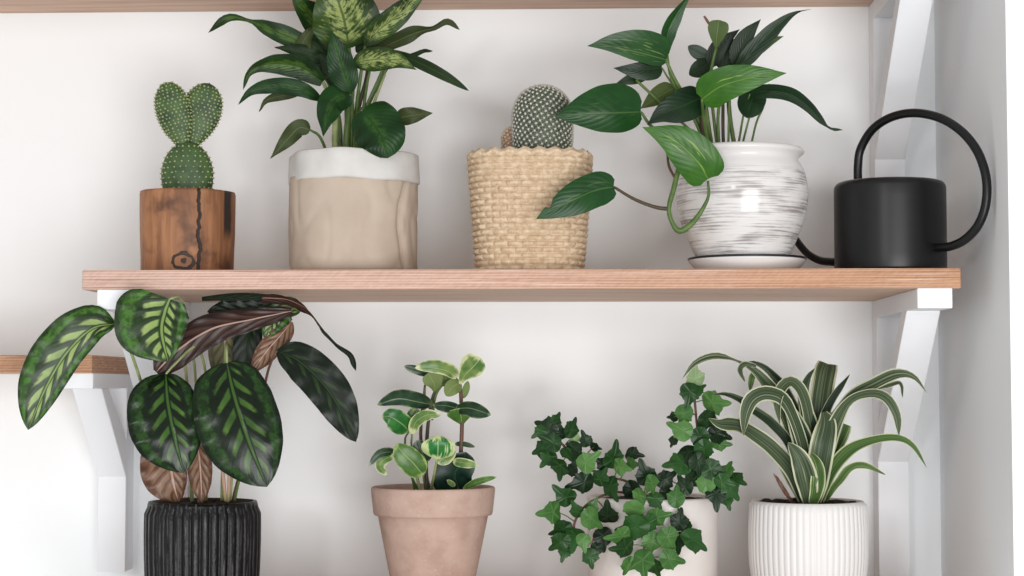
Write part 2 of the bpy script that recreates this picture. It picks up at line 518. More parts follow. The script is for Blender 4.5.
# ---------------------------------------------------------------- prickly pear in a stump pot
def R(px,Y): return px*Y/F
def center(px,py,Y): p=P(px,py,Y); return p.x,p.y
Y=1.89; cx,cy=center(187,230,Y)
t=thing('potted_cactus','green two-eared cactus with pale dots planted in a hollowed wooden stump','plant',(cx,cy,ZS))
def wood_mat():
    m,nt,b=new_mat('stump_wood'); x,y,z,o=objE(nt)
    g=nz(nt,comb(nt,x*60.,y*60.,z*9.),1.,5,.6,.6); n=nz(nt,o,28,3,.6)
    col=mixc(nt,g.ss(.3,.7),(170,118,80),(118,76,50))
    col=mixc(nt,n.ss(.52,.72)*.8,col,(74,44,30))
    # knot rings low on the front, a long crack
    kx=(x-.006); kz=(z-.012)
    d=((kx*kx*.8+kz*kz*1.5)).pow(.5)+nz(nt,o,95,3)*.014-.0045
    ring=(((d*650.).sin()*.5+.5).ss(.45,.8))*d.ss(.019,.014)*y.ss(.0,-.02)
    col=mixc(nt,ring,col,(44,28,20))
    wob=nz(nt,comb(nt,z*60.,0.,0.),1.,3)*.012+.006
    cr=((x-.010-wob).abs()).ss(.0022,.0008)*y.ss(.0,-.02)
    col=mixc(nt,cr,col,(26,18,14))
    cr2=((x-.045-wob*.1).abs()).ss(.0035,.0018)*y.ss(.0,-.01)*z.ss(.030,.05)
    col=mixc(nt,cr2,col,(40,30,26))
    setc(nt,b,col); b.inputs['Roughness'].default_value=.6; bump(nt,b,g*.6-cr*2.-ring*.8,.6,.002); return m
rr=R(47,Y); ht=P(187,187.5,Y-rr).z-ZS
def stf(a,i,r,z):
    return r*(1+.018*math.sin(2*a+1)+.012*math.sin(5*a+.5))+ .0009*noise.noise(Vector((math.cos(a)*9,math.sin(a)*9,z*14)))
mb=MB(); lathe(mb,cx,cy,[(rr*.955,ZS),(rr*.965,ZS+.004),(rr*.97,ZS+.02),(rr*.99,ZS+.045),(rr,ZS+.07),(rr*1.0,ZS+ht-.003),(rr*.985,ZS+ht),(rr*.80,ZS+ht),(rr*.78,ZS+ht-.002),(rr*.78,ZS+ht-.012)],96,stf,cap1=True)
pot=mb.build('pot',wood_mat(),t)
mb=MB(); lathe(mb,cx,cy,[(rr*.70,ZS+ht-.014),(rr*.775,ZS+ht-.009),(rr*.5,ZS+ht-.006),(rr*.05,ZS+ht-.004)],40); mb.build('soil',SOIL,t)
def cactus_green():
    m,nt,b=new_mat('cactus_green'); x,y,z,o=objE(nt); n=nz(nt,o,70,3)
    setc(nt,b,mixc(nt,n.ss(.3,.7),(70,98,50),(42,66,38))); b.inputs['Roughness'].default_value=.55
    bump(nt,b,n,.3,.001); return m
MC=cactus_green(); MAR=flat('areole_wool',(160,162,118),.8)
def pad(base,tip,wmax,thick,Yp,prof,ds,name='pad',nub=None,yaw=0):
    B=P(base[0],base[1],Yp); Tp=P(tip[0],tip[1],Yp); L=(Tp-B).length; ax=(Tp-B)/L
    side=Vector((ax.z,0,-ax.x)); fr=Vector((0,-1,0))
    cz,sz=math.cos(yaw),math.sin(yaw)
    side,fr=(side*cz+fr*sz),(fr*cz-side*sz)
    nu,ns=28,36; v=[];f=[]
    W=R(wmax,Yp)
    def pt(t_,a,grow=0):
        w=interp(prof,t_)
        return B+ax*(L*t_)+side*(math.cos(a)*(W*w+grow))+fr*(math.sin(a)*(thick*(w**.6 if w>0 else 0)+grow))
    ts=[.5-.5*math.cos(PI*i/nu) for i in range(nu+1)]
    for t_ in ts:
        for k in range(ns): v.append(pt(t_,2*PI*k/ns))
    for i in range(nu):
        for k in range(ns):
            k2=(k+1)%ns; f.append((i*ns+k,i*ns+k2,(i+1)*ns+k2,(i+1)*ns+k))
    f.append(tuple(reversed(range(ns)))); f.append(tuple(nu*ns+k for k in range(ns)))
    m=MB(); m.add(v,f); o=m.build(name,MC,t)
    m=MB(); row=0
    z=.03
    while z<.985:
        w=interp(prof,z)*W
        per=2*PI*math.sqrt((w*w+thick*thick)/2)
        n=max(4,int(per/ds*1.15))
        for k in range(n):
            a=2*PI*(k+.5*(row%2))/n+random.uniform(-.06,.06)
            p=pt(min(.99,z+random.uniform(-.006,.006)),a,.0002)
            q,g=ico(p,random.uniform(.0008,.0013)); m.add(q,g)
            c0=pt(z,0); c1=pt(z,PI); cc=(c0+c1)/2
            d=(p-cc).normalized()
            for s in range(3):
                dd=(d+Vector((random.uniform(-.5,.5),random.uniform(-.5,.5),random.uniform(-.5,.5)))).normalized()*.0022
                e=dd.cross(Vector((0,0,1))).normalized()*.00018
                m.add([p-e,p+e,p+dd,p+Vector((0,0,.0003))],[(0,1,2),(1,3,2),(3,0,2)])
        row+=1; z+=ds/L*.82
    g=m.build('spines',MAR,o); g['kind']='stuff'
    if nub:
        m=MB(); a=P(nub[0],nub[1]+3,Yp); b=P(nub[0]+nub[2],nub[1]-1.5,Yp)
        tube_mesh(m,[a,b],[.0016,.0006],7,4); m.build('bud',MC,o)
    return o
pe=[(0,.16),(.04,.30),(.15,.55),(.3,.82),(.5,.99),(.6,1),(.75,.93),(.88,.70),(.95,.47),(.985,.27),(1,.05)]
pb=[(0,.85),(.2,.97),(.4,1),(.6,.93),(.78,.76),(.9,.54),(.97,.3),(1,.06)]
pad((187.5,196),(187,142),26.5,.017,Y,pb,.0068)
pad((183,147),(166,82.5),18,.0085,Y-.004,pe,.0046,nub=(164,84,0),yaw=.1)
pad((191.5,147),(209,83.5),19.8,.0085,Y+.004,pe,.0046,nub=(209,84.5,.5),yaw=-.1)

# ---------------------------------------------------------------- dumb cane in a paper bag pot
Y=1.9; cx,cy=center(354.5,200,Y)
t=thing('potted_plant','tall mottled green leafy plant in a beige paper bag pot with white cuff','plant',(cx,cy,ZS))
rr=R(65.5,Y); zt=P(354,147.5,Y-rr).z; zc=P(354,176,Y-rr).z
def bagf(a,i,r,z):
    q=Vector((math.cos(a)*2.3,math.sin(a)*2.3,(z-ZS)*16))
    n=abs(noise.noise(q+Vector((3.1,0,7))))
    n2=abs(noise.noise(q*2.1+Vector((9,4,1))))
    d=-.0016*(1-min(1,n*4))**2+.0030*noise.noise(q*.55)+.0008*noise.noise(q*1.5)
    # deep fold on the right flank and pinched base
    d-=.0055*math.exp(-((a-5.62-.35*(z-ZS-.05)/.1*math.sin(z*40))/.06)**2)
    return r+d*min(1,(z-ZS)/.012+.2)
M_PAPER=flat('kraft_paper',(190,174,158),.8,.3,(181,164,148),25)
M_CUFF=flat('white_canvas',(198,195,191),.85,.3,(209,206,202),40)
pr=[(rr*.93,ZS),(rr*.975,ZS+.004)]+[(rr*(.985+.01*math.sin(k/26*PI)),ZS+.004+(zc+.004-ZS-.004)*k/26) for k in range(1,27)]+[(rr*.93,zc+.006),(rr*.93,zt-.02)]
mb=MB(); lathe(mb,cx,cy,pr,160,bagf); mb.build('pot',M_PAPER,t)
def cuff(a,i,r,z): return r+.0012*noise.noise(Vector((math.cos(a)*3,math.sin(a)*3,z*25)))+.0007*math.sin(a*9+z*60)
pr=[(rr*.955,zc-.001),(rr*.992,zc-.0018),(rr*1.0,zc+.001),(rr*1.002,zc+.012),(rr*.998,zt-.006),(rr*.99,zt-.001),(rr*.975,zt),(rr*.955,zt-.001),(rr*.945,zt-.006),(rr*.94,zt-.02),(rr*.94,zc)]
mb=MB(); lathe(mb,cx,cy,pr,120,cuff,zfun=lambda a,i,r,z:.0009*math.sin(3*a+1)+.0005*math.sin(7*a),cap0=False,cap1=False); mb.build('cuff',M_CUFF,t)
mb=MB(); lathe(mb,cx,cy,[(rr*.8,zt-.03),(rr*.925,zt-.016),(rr*.5,zt-.012),(rr*.03,zt-.01)],40); mb.build('soil',SOIL,t)
D1=m_dieff('mottled_pale_leaf',(28,48,26),(52,78,36),(158,176,108),.85,.95)
D2=m_dieff('mottled_dark_leaf',(20,42,26),(36,66,34),(92,126,56),.6,.6)
D3=m_dieff('dark_leaf',(18,46,24),(26,66,28),(80,124,54),.3,.35)
DB=m_plain('leaf_back_olive',(70,82,54),(52,66,42),(112,124,84),.42)
DK=m_plain('leaf_deep_green',(24,44,28),(36,58,34),(70,100,56),.4)
L=lambda pts,wl,wr,ms,**k: leaf(t,1.9,pts,wl,wr,ms,petm=PET,**{**dict(wave=2.4,wf=2.5),**k})
L([(349,48,-20),(344,20,-35),(338,0,-45),(332,-29,-50)],33,37,(D1,DB),prof='ovate',wave=1.5,fold=.25,pet=[(352,80,-12),(350,120,-4),(348,158,0)],petr=2.2,label='large pale mottled leaf')
L([(344,66,5),(318,25,10),(300,4,-12),(290,-17,-20)],15,19,(D2,DB),prof='ovate',wave=1.5,pet=[(352,110,5),(352,158,5)],petr=1.5)
L([(352,92,-6),(340,55,0),(326,15,-4)],13,12,(DK,DB),prof='ovate',fold=.3)
L([(365,46,-25),(378,31,-30),(400,13,-35),(434,-20,-40)],13,12,(D1,DB),prof='ovate',wave=1,fold=.35,roll=12,pet=[(360,80,-14),(356,115,-4),(355,158,0)],petr=1.8)
L([(336,66,0),(302,43,-6),(272,30,-10),(250,21,-6),(228,18,-4),(208,33,-10)],10,10,(D2,DB),prof=[(0,.3),(.2,.8),(.4,1),(.55,.75),(.68,.2),(.78,.38),(.88,.42),(.95,.22),(1,0)],roll=(10,20,-20,-30,30),wave=1.2,pet=[(345,100,0),(346,158,0)],petr=1.5)
L([(323,82,-12),(300,67,-20),(270,64,-26),(250,72,-28),(243,90,-28)],11,13,(D2,DB),prof=[(0,.4),(.12,.8),(.3,1),(.5,.85),(.68,.5),(.82,.25),(.92,.16),(1,0)],fold=.5,roll=-15,wave=1,pet=[(332,105,-8),(338,158,0)],petr=2.6,petm=PET_PALE) if False else leaf(t,1.9,[(323,82,-12),(300,67,-20),(270,64,-26),(250,72,-28),(243,90,-28)],12,13,(D2,DB),prof=[(0,.4),(.12,.8),(.3,1),(.5,.85),(.68,.5),(.82,.25),(.92,.16),(1,0)],fold=.5,roll=-15,wave=1,pet=[(332,105,-8),(338,158,0)],petr=2.4,petm=PET_PALE)
L([(315,78,0),(303,58,-8),(304,40,-10),(320,20,-8)],8,10,(DB,D2),prof='ovate',fold=.3)
L([(326,62,-2),(303,52,-12),(274,47,-18)],7,8,(DK,DB),prof='ovate',fold=.2)
L([(320,99,-20),(300,89,-30),(275,86,-36),(252,91,-38),(238,105,-36)],8.5,9,(D3,DB),prof=[(0,.3),(.12,.7),(.35,1),(.6,.85),(.8,.45),(.92,.2),(1,0)],fold=.3,pet=[(333,115,-10),(342,158,0)],petr=1.6)
L([(303,92,-10),(280,96,-10),(266,101,-10),(259,112,-10)],5,5,(DB,DB),prof='ovate')
L([(350,94,-30),(334,101,-42),(327,116,-50),(323,137,-54)],14,15,(D3,DB),prof='heart',lobe=.3,fold=-.1,cup=-.2,pet=[(352,110,-15),(351,158,0)],petr=1.4)
L([(310,130,-40),(299,128,-44),(286,141,-48),(270,159,-50)],9,9,(DB,DB),prof='heart',fold=-.15,pet=[(320,137,-30),(329,158,-10)],petr=1.5)
L([(362,111,-50),(375,126,-60),(383,140,-66),(388,158,-66)],27,25,(D3,DB),prof='round',lobe=.35,cup=-.25,fold=.1,pet=[(360,112,-30),(356,158,-5)],petr=1.6,label='round dark green leaf leaning over the cuff')
L([(394,120,-20),(408,116,-24),(433,113,-26)],9,9,(DB,DB),prof='ovate',fold=.15,pet=[(376,135,-14),(362,158,0)])
L([(352,64,-38),(370,60,-48),(395,60,-54),(417,70,-52)],13,12,(D1,DB),prof='ovate',fold=-.2,wave=1,label='leaf with bright yellow-green centre',pet=[(353,95,-15),(354,158,0)])
L([(390,52,-10),(410,59,-20),(430,68,-26),(452,80,-28),(469,91,-28)],6,6,(DK,DB),prof='strap',fold=.4,wave=1,pet=[(378,80,-5),(364,115,0),(360,158,0)],petr=1.4)
L([(374,52,0),(395,42,-4),(415,33,-8),(433,28,-8),(447,22,-8),(460,30,-8)],9,7,(DB,D2),prof=[(0,.5),(.2,.9),(.4,1),(.6,.6),(.75,.35),(.85,.4),(.93,.3),(1,0)],fold=.3,roll=(0,10,40,0),pet=[(366,90,0),(358,158,0)],petr=1.6)
L([(398,60,0),(414,55,-2),(424,51,-3),(433,51,-3)],2.5,2.5,(DK,DB),prof='strap')
L([(346,94,-4),(333,70,-6),(313,47,-8)],11,9,(DK,DB),prof='ovate',fold=.2)
L([(356,52,0),(370,42,2),(392,38,2)],9,10,(DK,DB),prof='ovate',fold=.2)
L([(352,92,-20),(347,78,-24),(338,62,-24)],8,8,(D3,DB),prof='ovate',fold=.2)
L([(351,92,-34),(342,66,-44),(336,46,-50),(331,30,-52)],15,14,(D3,DB),prof='ovate',fold=.25,wave=2)
L([(330,80,4),(318,62,0),(296,52,-4),(282,46,-4)],9,9,(DK,DB),prof='ovate',fold=.2,wave=2)
stem(t,1.9,[(336,160,-6),(335,132,-8),(338,104,-8)],[3.6,3.2,2],PET_PALE)
stem(t,1.9,[(347,160,-4),(347,130,-8),(352,92,-8),(351,56,-10)],[3.8,3.4,2.8,1.6],PET)
stem(t,1.9,[(356,160,4),(362,120,4),(378,84,2),(392,60,0)],[3,2.6,2.2,1.4],PET)
stem(t,1.9,[(352,160,6),(356,118,6),(366,80,6),(368,60,6)],[3,2.6,2,1.4],PET_DARK)
stem(t,1.9,[(341,160,8),(339,120,6),(330,86,4),(318,70,4)],[2.6,2.4,2,1.2],PET)
stem(t,1.9,[(360,160,0),(370,115,-4),(385,74,-4)],[2,1.8,1.2],PET_PALE)

# ---------------------------------------------------------------- pincushion cactus in a basket
Y=1.886; cx,cy=center(530,200,Y)
t=thing('potted_cactus','round white-spined cactus in a woven straw basket','plant',(cx,cy,ZS))
hb=P(530,149,Y-R(60,Y)).z-ZS
def straw():
    m,nt,b=new_mat('straw'); u,v,uv=uvE(nt); x,y,z,o=objE(nt)
    n=nz(nt,comb(nt,u*500.,v*40.,0.),1.,3); n2=nz(nt,o,160,4,.65)
    col=mixc(nt,n2.ss(.3,.7),(220,198,170),(190,162,130)); col=mixc(nt,n.ss(.55,.8)*.5,col,(166,126,86))
    setc(nt,b,col); b.inputs['Roughness'].default_value=.75; bump(nt,b,n2+n*.5,.5,.001); return m
NR=20; NST=26; nrow=NR*7
def bk_shape(a,z):
    # rounded square in plan, narrower towards the base
    c,s=abs(math.cos(a)),abs(math.sin(a)); n=3.2
    sq=1/((c**n+s**n)**(1/n))
    k=(z-ZS)/hb
    half=R(51.5+9.0*min(1,k)**.9,Y)
    return half*sq
def bkf(a,i,r,z):
    if i>nrow: return bk_shape(a,z)*r
    k=(z-ZS)/hb*NR; row=int(k); fz=k-row
    al=a/(2*PI)*NST
    st=math.cos(2*PI*al/1.+PI*(row%2))
    topz = k>NR-4
    wv = abs(math.sin(PI*fz))**.6
    ph_=al+.5*(row%2)
    d=(.0052*(abs(math.sin(PI*fz))**.40)*(.25+.75*abs(math.sin(PI*ph_))**.35))-.0012 if not topz else .0042*(abs(math.sin(PI*fz))**.45)*(.72+.28*abs(math.sin(PI*(al*1.5+fz*.5))))-.0012
    d+=.0007*noise.noise(Vector((a*40,z*1100,1.7)))+.0009*noise.noise(Vector((a*5,z*60,4)))
    if topz: d+=.0012
    return bk_shape(a,z)+d-.001
pr=[(1,ZS+hb*i/nrow) for i in range(nrow+1)]+[(.985,ZS+hb+.0018),(.95,ZS+hb+.001),(.93,ZS+hb-.004),(.92,ZS+hb-.02)]
pr[0]=(1,ZS)
mb=MB(); lathe(mb,cx,cy,pr,572,bkf,zfun=lambda a,i,r,z:(.0013*math.sin(NST*a)) if i>nrow-8 else 0)
bk=mb.build('basket',straw(),t)
mb=MB(); lathe(mb,cx,cy,[(R(47,Y),ZS+hb-.021),(R(50,Y),ZS+hb-.016),(R(20,Y),ZS+hb-.013),(.001,ZS+hb-.012)],40); mb.build('soil',SOIL,t)
def mam_green():
    return flat('cactus_grey_green',(92,104,84),.7,.3,(66,80,62),90)
MG=mam_green(); MSP=flat('white_spines',(214,210,198),.6,.3)
def mam(cpx,base,top,rp,Ym,count,name,pink=False):
    B=P(cpx,base,Ym); T_=P(cpx,top,Ym); h=T_.z-B.z; r=R(rp,Ym)
    prf=[(r*.92,B.z-.02)]
    nseg=20
    def rad(k):
        # k 0..1 over height; dome in the upper part
        s=.50
        return r*(.95+.05*math.sin(k/s*PI/2)) if k<s else r*math.sqrt(max(0,1-((k-s)/(1-s))**2.3))
    for i in range(nseg+1): prf.append((max(.0004,rad(i/nseg)*.965),B.z+h*(i/nseg)))
    m=MB(); lathe(m,B.x,B.y,prf,48); o=m.build(name,MG,t)
    m=MB(); m2=MB()
    ga=2.399963
    # even spiral over the surface
    zs=[]; tot=0; A=[]
    for i in range(200):
        k=i/200; tot+=rad(k)*math.sqrt(1+((rad(min(1,k+.005))-rad(k))/(h*.005))**2); A.append(tot)
    for n in range(count):
        tg=(n+.5)/count*tot; i=next(j for j,a in enumerate(A) if a>=tg); k=i/200
        a=n*ga; rr_=rad(k)
        d=Vector((math.cos(a),math.sin(a),0))
        slope=(rad(min(1,k+.01))-rad(max(0,k-.01)))/(h*.02)
        nn=(d+Vector((0,0,-slope))).normalized()
        p=Vector((B.x,B.y,B.z+h*k))+d*rr_*.975
        q,g=ico(p+nn*.0003,.00175); m.add(q,g,m=0)
        q,g=ico(p+nn*.0019,.0012); m2.add(q,g)
        e1=nn.cross(Vector((0,0,1)));
        e1 = e1.normalized() if e1.length>.01 else Vector((1,0,0))
        e2=nn.cross(e1)
        for s in range(9):
            an=2*PI*s/9+random.uniform(-.3,.3)
            dr=(e1*math.cos(an)+e2*math.sin(an))*.0040+nn*random.uniform(.0006,.0024)
            w_=dr.cross(nn).normalized()*.00024
            b0=p+nn*.0019
            m2.add([b0-w_,b0+w_,b0+dr,b0+nn*.0003],[(0,1,2),(1,3,2),(3,0,2)])
    m.build('tubercles',MG,o)['kind']='stuff'
    m2.build('spines',MSP,o)['kind']='stuff'
    return o
mam(542.5,152,87.5,29.3,1.872,520,'cactus_body')
MG=flat('dried_offset_skin',(186,156,132),.8,.3,(160,130,108),90); MSP=flat('beige_spines',(214,190,168),.7,.3)
mam(512,152,129,8.5,1.884,90,'cactus_offset')

# ---------------------------------------------------------------- pothos in a glazed pot on a saucer
Y=1.876; cx,cy=center(742,200,Y); sx,sy=center(747,260,Y)
def glaze():
    m,nt,b=new_mat('white_streaked_glaze'); x,y,z,o=objE(nt)
    ang=E(nt,nt.nodes.new('ShaderNodeMath').outputs[0])
    at=ang.s.node; at.operation='ARCTAN2'; nt.links.new(y.s,at.inputs[0]); nt.links.new(x.s,at.inputs[1])
    n=nz(nt,comb(nt,ang*.9,z*620.,0.),1.,4,.62); n1=nz(nt,comb(nt,ang*1.5,z*70.,5.),1.,3)
    n2=nz(nt,comb(nt,ang*4.,z*560.,3.),1.,3,.6)
    msk=z.ss(.095,.085)
    f=(n*.7+n1*.5).ss(.55,.76)*msk
    f2=n2.ss(.58,.72)*n1.ss(.45,.6)*msk*.6
    col=mixc(nt,f*.75,(220,216,214),(112,102,100)); col=mixc(nt,f2,col,(150,140,136))
    setc(nt,b,col); b.inputs['Roughness'].default_value=.18; b.inputs['Specular IOR Level'].default_value=.5
    bump(nt,b,n,-.25,.0008); return m
M_WG=flat('white_glaze',(222,219,218),.22,.5)
M_BLKRIM=flat('black_rim_glaze',(34,32,36),.3,.5)
s=thing('saucer','white ceramic saucer with black rim line under the streaked pot','saucer',(sx,sy,ZS))
rs=R(59,Y)
mb=MB(); lathe(mb,sx,sy,[(rs*.80,ZS),(rs*.83,ZS+.0015),(rs*.92,ZS+.007),(rs*.985,ZS+.0120),(rs*.99,ZS+.0135)],96)
mb.build('dish',M_WG,s)
mb=MB(); lathe(mb,sx,sy,[(rs*.99,ZS+.0135),(rs*1.0,ZS+.0138),(rs*1.0,ZS+.0156),(rs*.98,ZS+.0160),(rs*.955,ZS+.0130),(rs*.90,ZS+.0115)],96,cap0=False,cap1=False); mb.build('rim',M_BLKRIM,s)
t=thing('potted_plant','trailing glossy green plant in a round white pot with grey streaks','plant',(cx,cy,ZS+.0136))
z=lambda py: P(742,py,Y).z
ptop=P(742,141.5,Y-R(56,Y)).z
pr=sp([(R(44,Y),ZS+.0138),(R(48,Y),ZS+.020),(R(55,Y),z(238)),(R(62,Y),z(220)),(R(65.5,Y),z(200)),(R(65.5,Y),z(188)),(R(62,Y),z(172)),(R(57,Y),z(163)),(R(56,Y),z(160))],36)
pr+=sp([(R(58,Y),z(157.5)),(R(61.5,Y),z(154.5)),(R(62,Y),ptop-.004),(R(60,Y),ptop-.001),(R(57,Y),ptop),(R(54,Y),ptop-.002),(R(53,Y),ptop-.012),(R(53,Y),ptop-.025)],24)
mb=MB(); lathe(mb,cx,cy,pr,128); mb.build('pot',glaze(),t)
mb=MB(); lathe(mb,cx,cy,[(R(45,Y),ptop-.028),(R(52.6,Y),ptop-.015),(.02,ptop-.012),(.001,ptop-.011)],40); mb.build('soil',SOIL,t)
G1=m_pothos('pothos_green',(20,62,28),(28,74,32),(110,144,80),.25)
G2=m_pothos('pothos_bright',(44,92,26),(58,108,32),(158,188,92),.6)
G3=m_pothos('pothos_dark',(15,40,24),(22,50,28),(60,90,50),.15)
G4=m_pothos('pothos_variegated',(28,68,34),(38,80,40),(140,164,110),.75)
GB=m_plain('pothos_back',(84,104,62),(66,88,50),(120,140,90),.4)
GK=m_plain('pothos_blackgreen',(20,36,28),(30,48,34),(44,70,44),.35)
L=lambda pts,wl,wr,ms,**k: leaf(t,1.876,pts,wl,wr,ms,petm=k.pop('petm',PET),**k)
so=(722,158,0)
L([(666,60,-30),(640,53,-42),(612,47,-50),(587,46,-54)],9,24,(G4,GB),prof='heart',fold=.25,lobe=.15,pet=[(674,78,-24),(688,102,-12),(704,130,-4),(716,160,0)],petr=1.9)
L([(667,54,-24),(668,32,-24),(678,12,-28),(692,-8,-34)],8,8,(G1,GB),prof='lance',fold=.5,roll=20,pet=[(672,80,-20),(690,110,-8),(712,160,0)],petr=1.6)
L([(662,68,-14),(640,70,-20),(613,68,-24)],11,9,(G3,GB),prof='heart',fold=.2,pet=[(672,84,-10),(700,125,-2),(714,160,2)])
L([(646,74,-10),(630,79,-14),(615,84,-16)],7,6,(G3,GB),prof='heart')
L([(641,112,-44),(615,113,-56),(585,114,-62),(554,117,-64)],20,30,(G1,GB),prof=[(0,.35),(.04,.62),(.12,.85),(.25,1),(.45,.95),(.68,.66),(.85,.32),(.95,.1),(1,0)],fold=-.12,cup=-.1,lobe=.25,pet=[(651,126,-38),(668,138,-26),(695,150,-10),(712,160,0)],petr=1.7,label='broad dark green leaf overlapping the straw basket cactus')
L([(674,88,0),(658,97,-4),(640,109,-8)],9,11,(GB,GB),prof='heart',fold=-.1)
L([(703,97,-30),(680,107,-38),(662,114,-42),(647,125,-44)],17,17,(G3,GB),prof='heart',fold=.2,pet=[(708,125,-14),(716,160,0)])
L([(708,179,-72),(697,161,-80),(675,141,-86),(642,127,-88)],21,23,(G2,GB),prof=[(0,.45),(.04,.75),(.12,.95),(.28,1),(.48,.9),(.68,.6),(.85,.27),(.95,.08),(1,0)],fold=.18,cup=-.2,lobe=.25,label='bright yellow-green leaf in front of the white pot')
L([(614,187,-72),(596,190,-78),(572,201,-84),(536,219,-86)],17,18,(G1,GB),prof=[(0,.4),(.05,.7),(.2,1),(.4,1),(.6,.85),(.74,.6),(.86,.36),(1,0)],fold=.12,lobe=.25,notch=[(.80,-1,.7,.03)],label='torn green leaf with a pale nick hanging before the basket')
L([(702,99,-52),(722,86,-62),(750,78,-68),(787,73,-70)],19,17,(G2,GB),prof=[(0,.4),(.05,.75),(.15,1),(.35,.95),(.6,.7),(.8,.38),(.93,.12),(1,0)],fold=.12,lobe=.2,cup=-.15,pet=[(704,120,-30),(712,160,-8)],petr=1.8)
L([(757,86,-20),(752,100,-26),(747,118,-30)],14,14,(G3,GB),prof='round',cup=-.3,pet=[(746,130,-15),(738,160,0)])
L([(750,94,-30),(768,91,-38),(790,94,-44),(808,106,-46),(828,127,-46),(843,130,-46)],8,8,(G3,GB),prof=[(0,.5),(.15,.9),(.35,.95),(.55,.75),(.75,.45),(.86,.12),(.93,.2),(1,0)],fold=.3,roll=(0,20,10,0),pet=[(744,112,-16),(736,160,0)])
L([(736,68,-18),(741,50,-22),(748,35,-24),(761,19,-26)],11,9,(GK,GB),prof='ovate',fold=.3)
L([(738,68,-24),(757,46,-30),(778,25,-34),(795,13,-36),(812,9,-36)],8,9,(G3,GB),prof=[(0,.6),(.2,1),(.45,.95),(.65,.6),(.8,.25),(.9,.06),(1,0)],fold=.4,pet=[(730,95,-12),(728,160,0)])
L([(752,56,-10),(768,43,-12),(784,36,-12)],6,5,(GB,GB),prof='ovate')
L([(710,68,-10),(720,46,-14),(740,29,-16)],9,8,(GK,GB),prof='ovate',fold=.3)
L([(722,70,-5),(728,50,-8),(737,38,-10)],12,12,(GK,GB),prof='ovate',fold=.1)
L([(716,48,-26),(717,34,-30),(719,20,-32)],10,11,(GB,G3),prof='cup',fold=.3,pet=[(712,66,-22),(706,100,-10),(714,160,0)],petr=1.6)
L([(709,58,-10),(699,53,-12),(688,46,-14)],7,7,(G3,GB),prof='ellip')
L([(711,62,-8),(701,68,-14),(689,75,-16)],9,9,(GK,GB),prof='ellip')
for pts,r,m in [([(703,92,-10),(702,120,-10),(708,160,0)],2.4,PET_DARK),([(711,92,0),(714,120,0),(719,160,0)],1.7,PET),([(722,90,-4),(718,118,-6),(720,160,0)],1.6,PET),([(723,100,6),(723,130,6),(724,160,6)],1.7,PET_DARK),
                ([(728,86,4),(730,118,4),(737,160,4)],2.3,PET),([(763,108,0),(756,124,0),(748,160,0)],1.1,PET),([(681,89,8),(694,108,6),(714,160,4)],1.2,PET_BROWN),([(636,80,-18),(650,93,-18),(664,106,-14),(700,140,-4),(714,160,0)],1.4,PET)]:
    stem(t,1.876,pts,r,m)
stem(t,1.876,[(708,181,-72),(708,198,-72),(695,220,-72),(680,231,-72),(672,222,-72),(669,208,-72),(674,188,-70),(680,166,-66),(692,150,-60),(706,145,-50),(716,160,-10)],[1.2,1.6,2.6,3.0,2.2,2.2,2.6,2.4,2.2,2.2,2.2],PET,'trailing_vine')
stem(t,1.876,[(614,187,-72),(634,199,-72),(655,207,-72),(669,209,-72)],[1.3,1.6,1.8,2.0],PET_DARK,'trailing_vine')
stem(t,1.876,[(667,150,-60),(669,166,-64),(675,178,-69)],[1.0,1.3,1.3],PET_DARK,'trailing_vine')
stem(t,1.876,[(712,28,-30),(708,22,-31),(704,16,-32)],[.9,1.4,1.0],PET_BROWN,'leaf_sheath')

# ---------------------------------------------------------------- watering can
Y=1.87; cx,cy=center(890,220,Y)
t=thing('watering_can','matt black watering can with big round handle standing at the shelf end','watering can',(cx,cy,ZS))
M_BLK=flat('matt_black_metal',(11,11,12),.36,.38,(14,14,15),60)
rc=R(55,Y); zt=P(890,176.5,Y-rc*.9).z
pr=[(rc*.97,ZS),(rc*.995,ZS+.001),(rc,ZS+.003)]+[(rc,ZS+.003+(zt-.008-ZS)*k/6) for k in range(1,6)]+[(rc,zt-.0075)]+[(rc-.0075+.0075*math.cos(k*PI/12),zt-.0075+.0075*math.sin(k*PI/12)) for k in range(1,7)]+[(rc*.55,zt+.0002),(rc*.50,zt),(rc*.49,zt-.004)]
mb=MB(); lathe(mb,cx,cy,pr,96); mb.build('body',M_BLK,t)
th=math.radians(46); ct,st_=math.cos(th),math.sin(th)
def canp(px,py):
    r_=ray(px,py); m=r_.x/r_.y
    d=(m*Y-cx)/(ct+m*st_)
    return P(px,py,Y-d*st_)
hp=[(930,248),(940,247.5),(952,246),(965,239.5),(977,227),(984.5,210),(987,190),(984.5,170),(976,149),(961,131),(940,118),(915,113),(892,117),(873,129),(861,148),(858,165),(858,188)]
mb=MB(); tube_mesh(mb,[canp(*p) for p in hp],R(4.4,Y),14,120); mb.build('handle',M_BLK,t)
spx=[(846,262.5),(834,262),(820,260.5),(808,254),(799,244),(790,231),(775,208),(757,182),(742,166)]
mb=MB(); tube_mesh(mb,[canp(*p) for p in spx],[R(k,Y) for k in (4.6,4.3,4.1,4,3.9,3.7,3.4,3.2,3.4)],12,60); mb.build('spout',M_BLK,t)

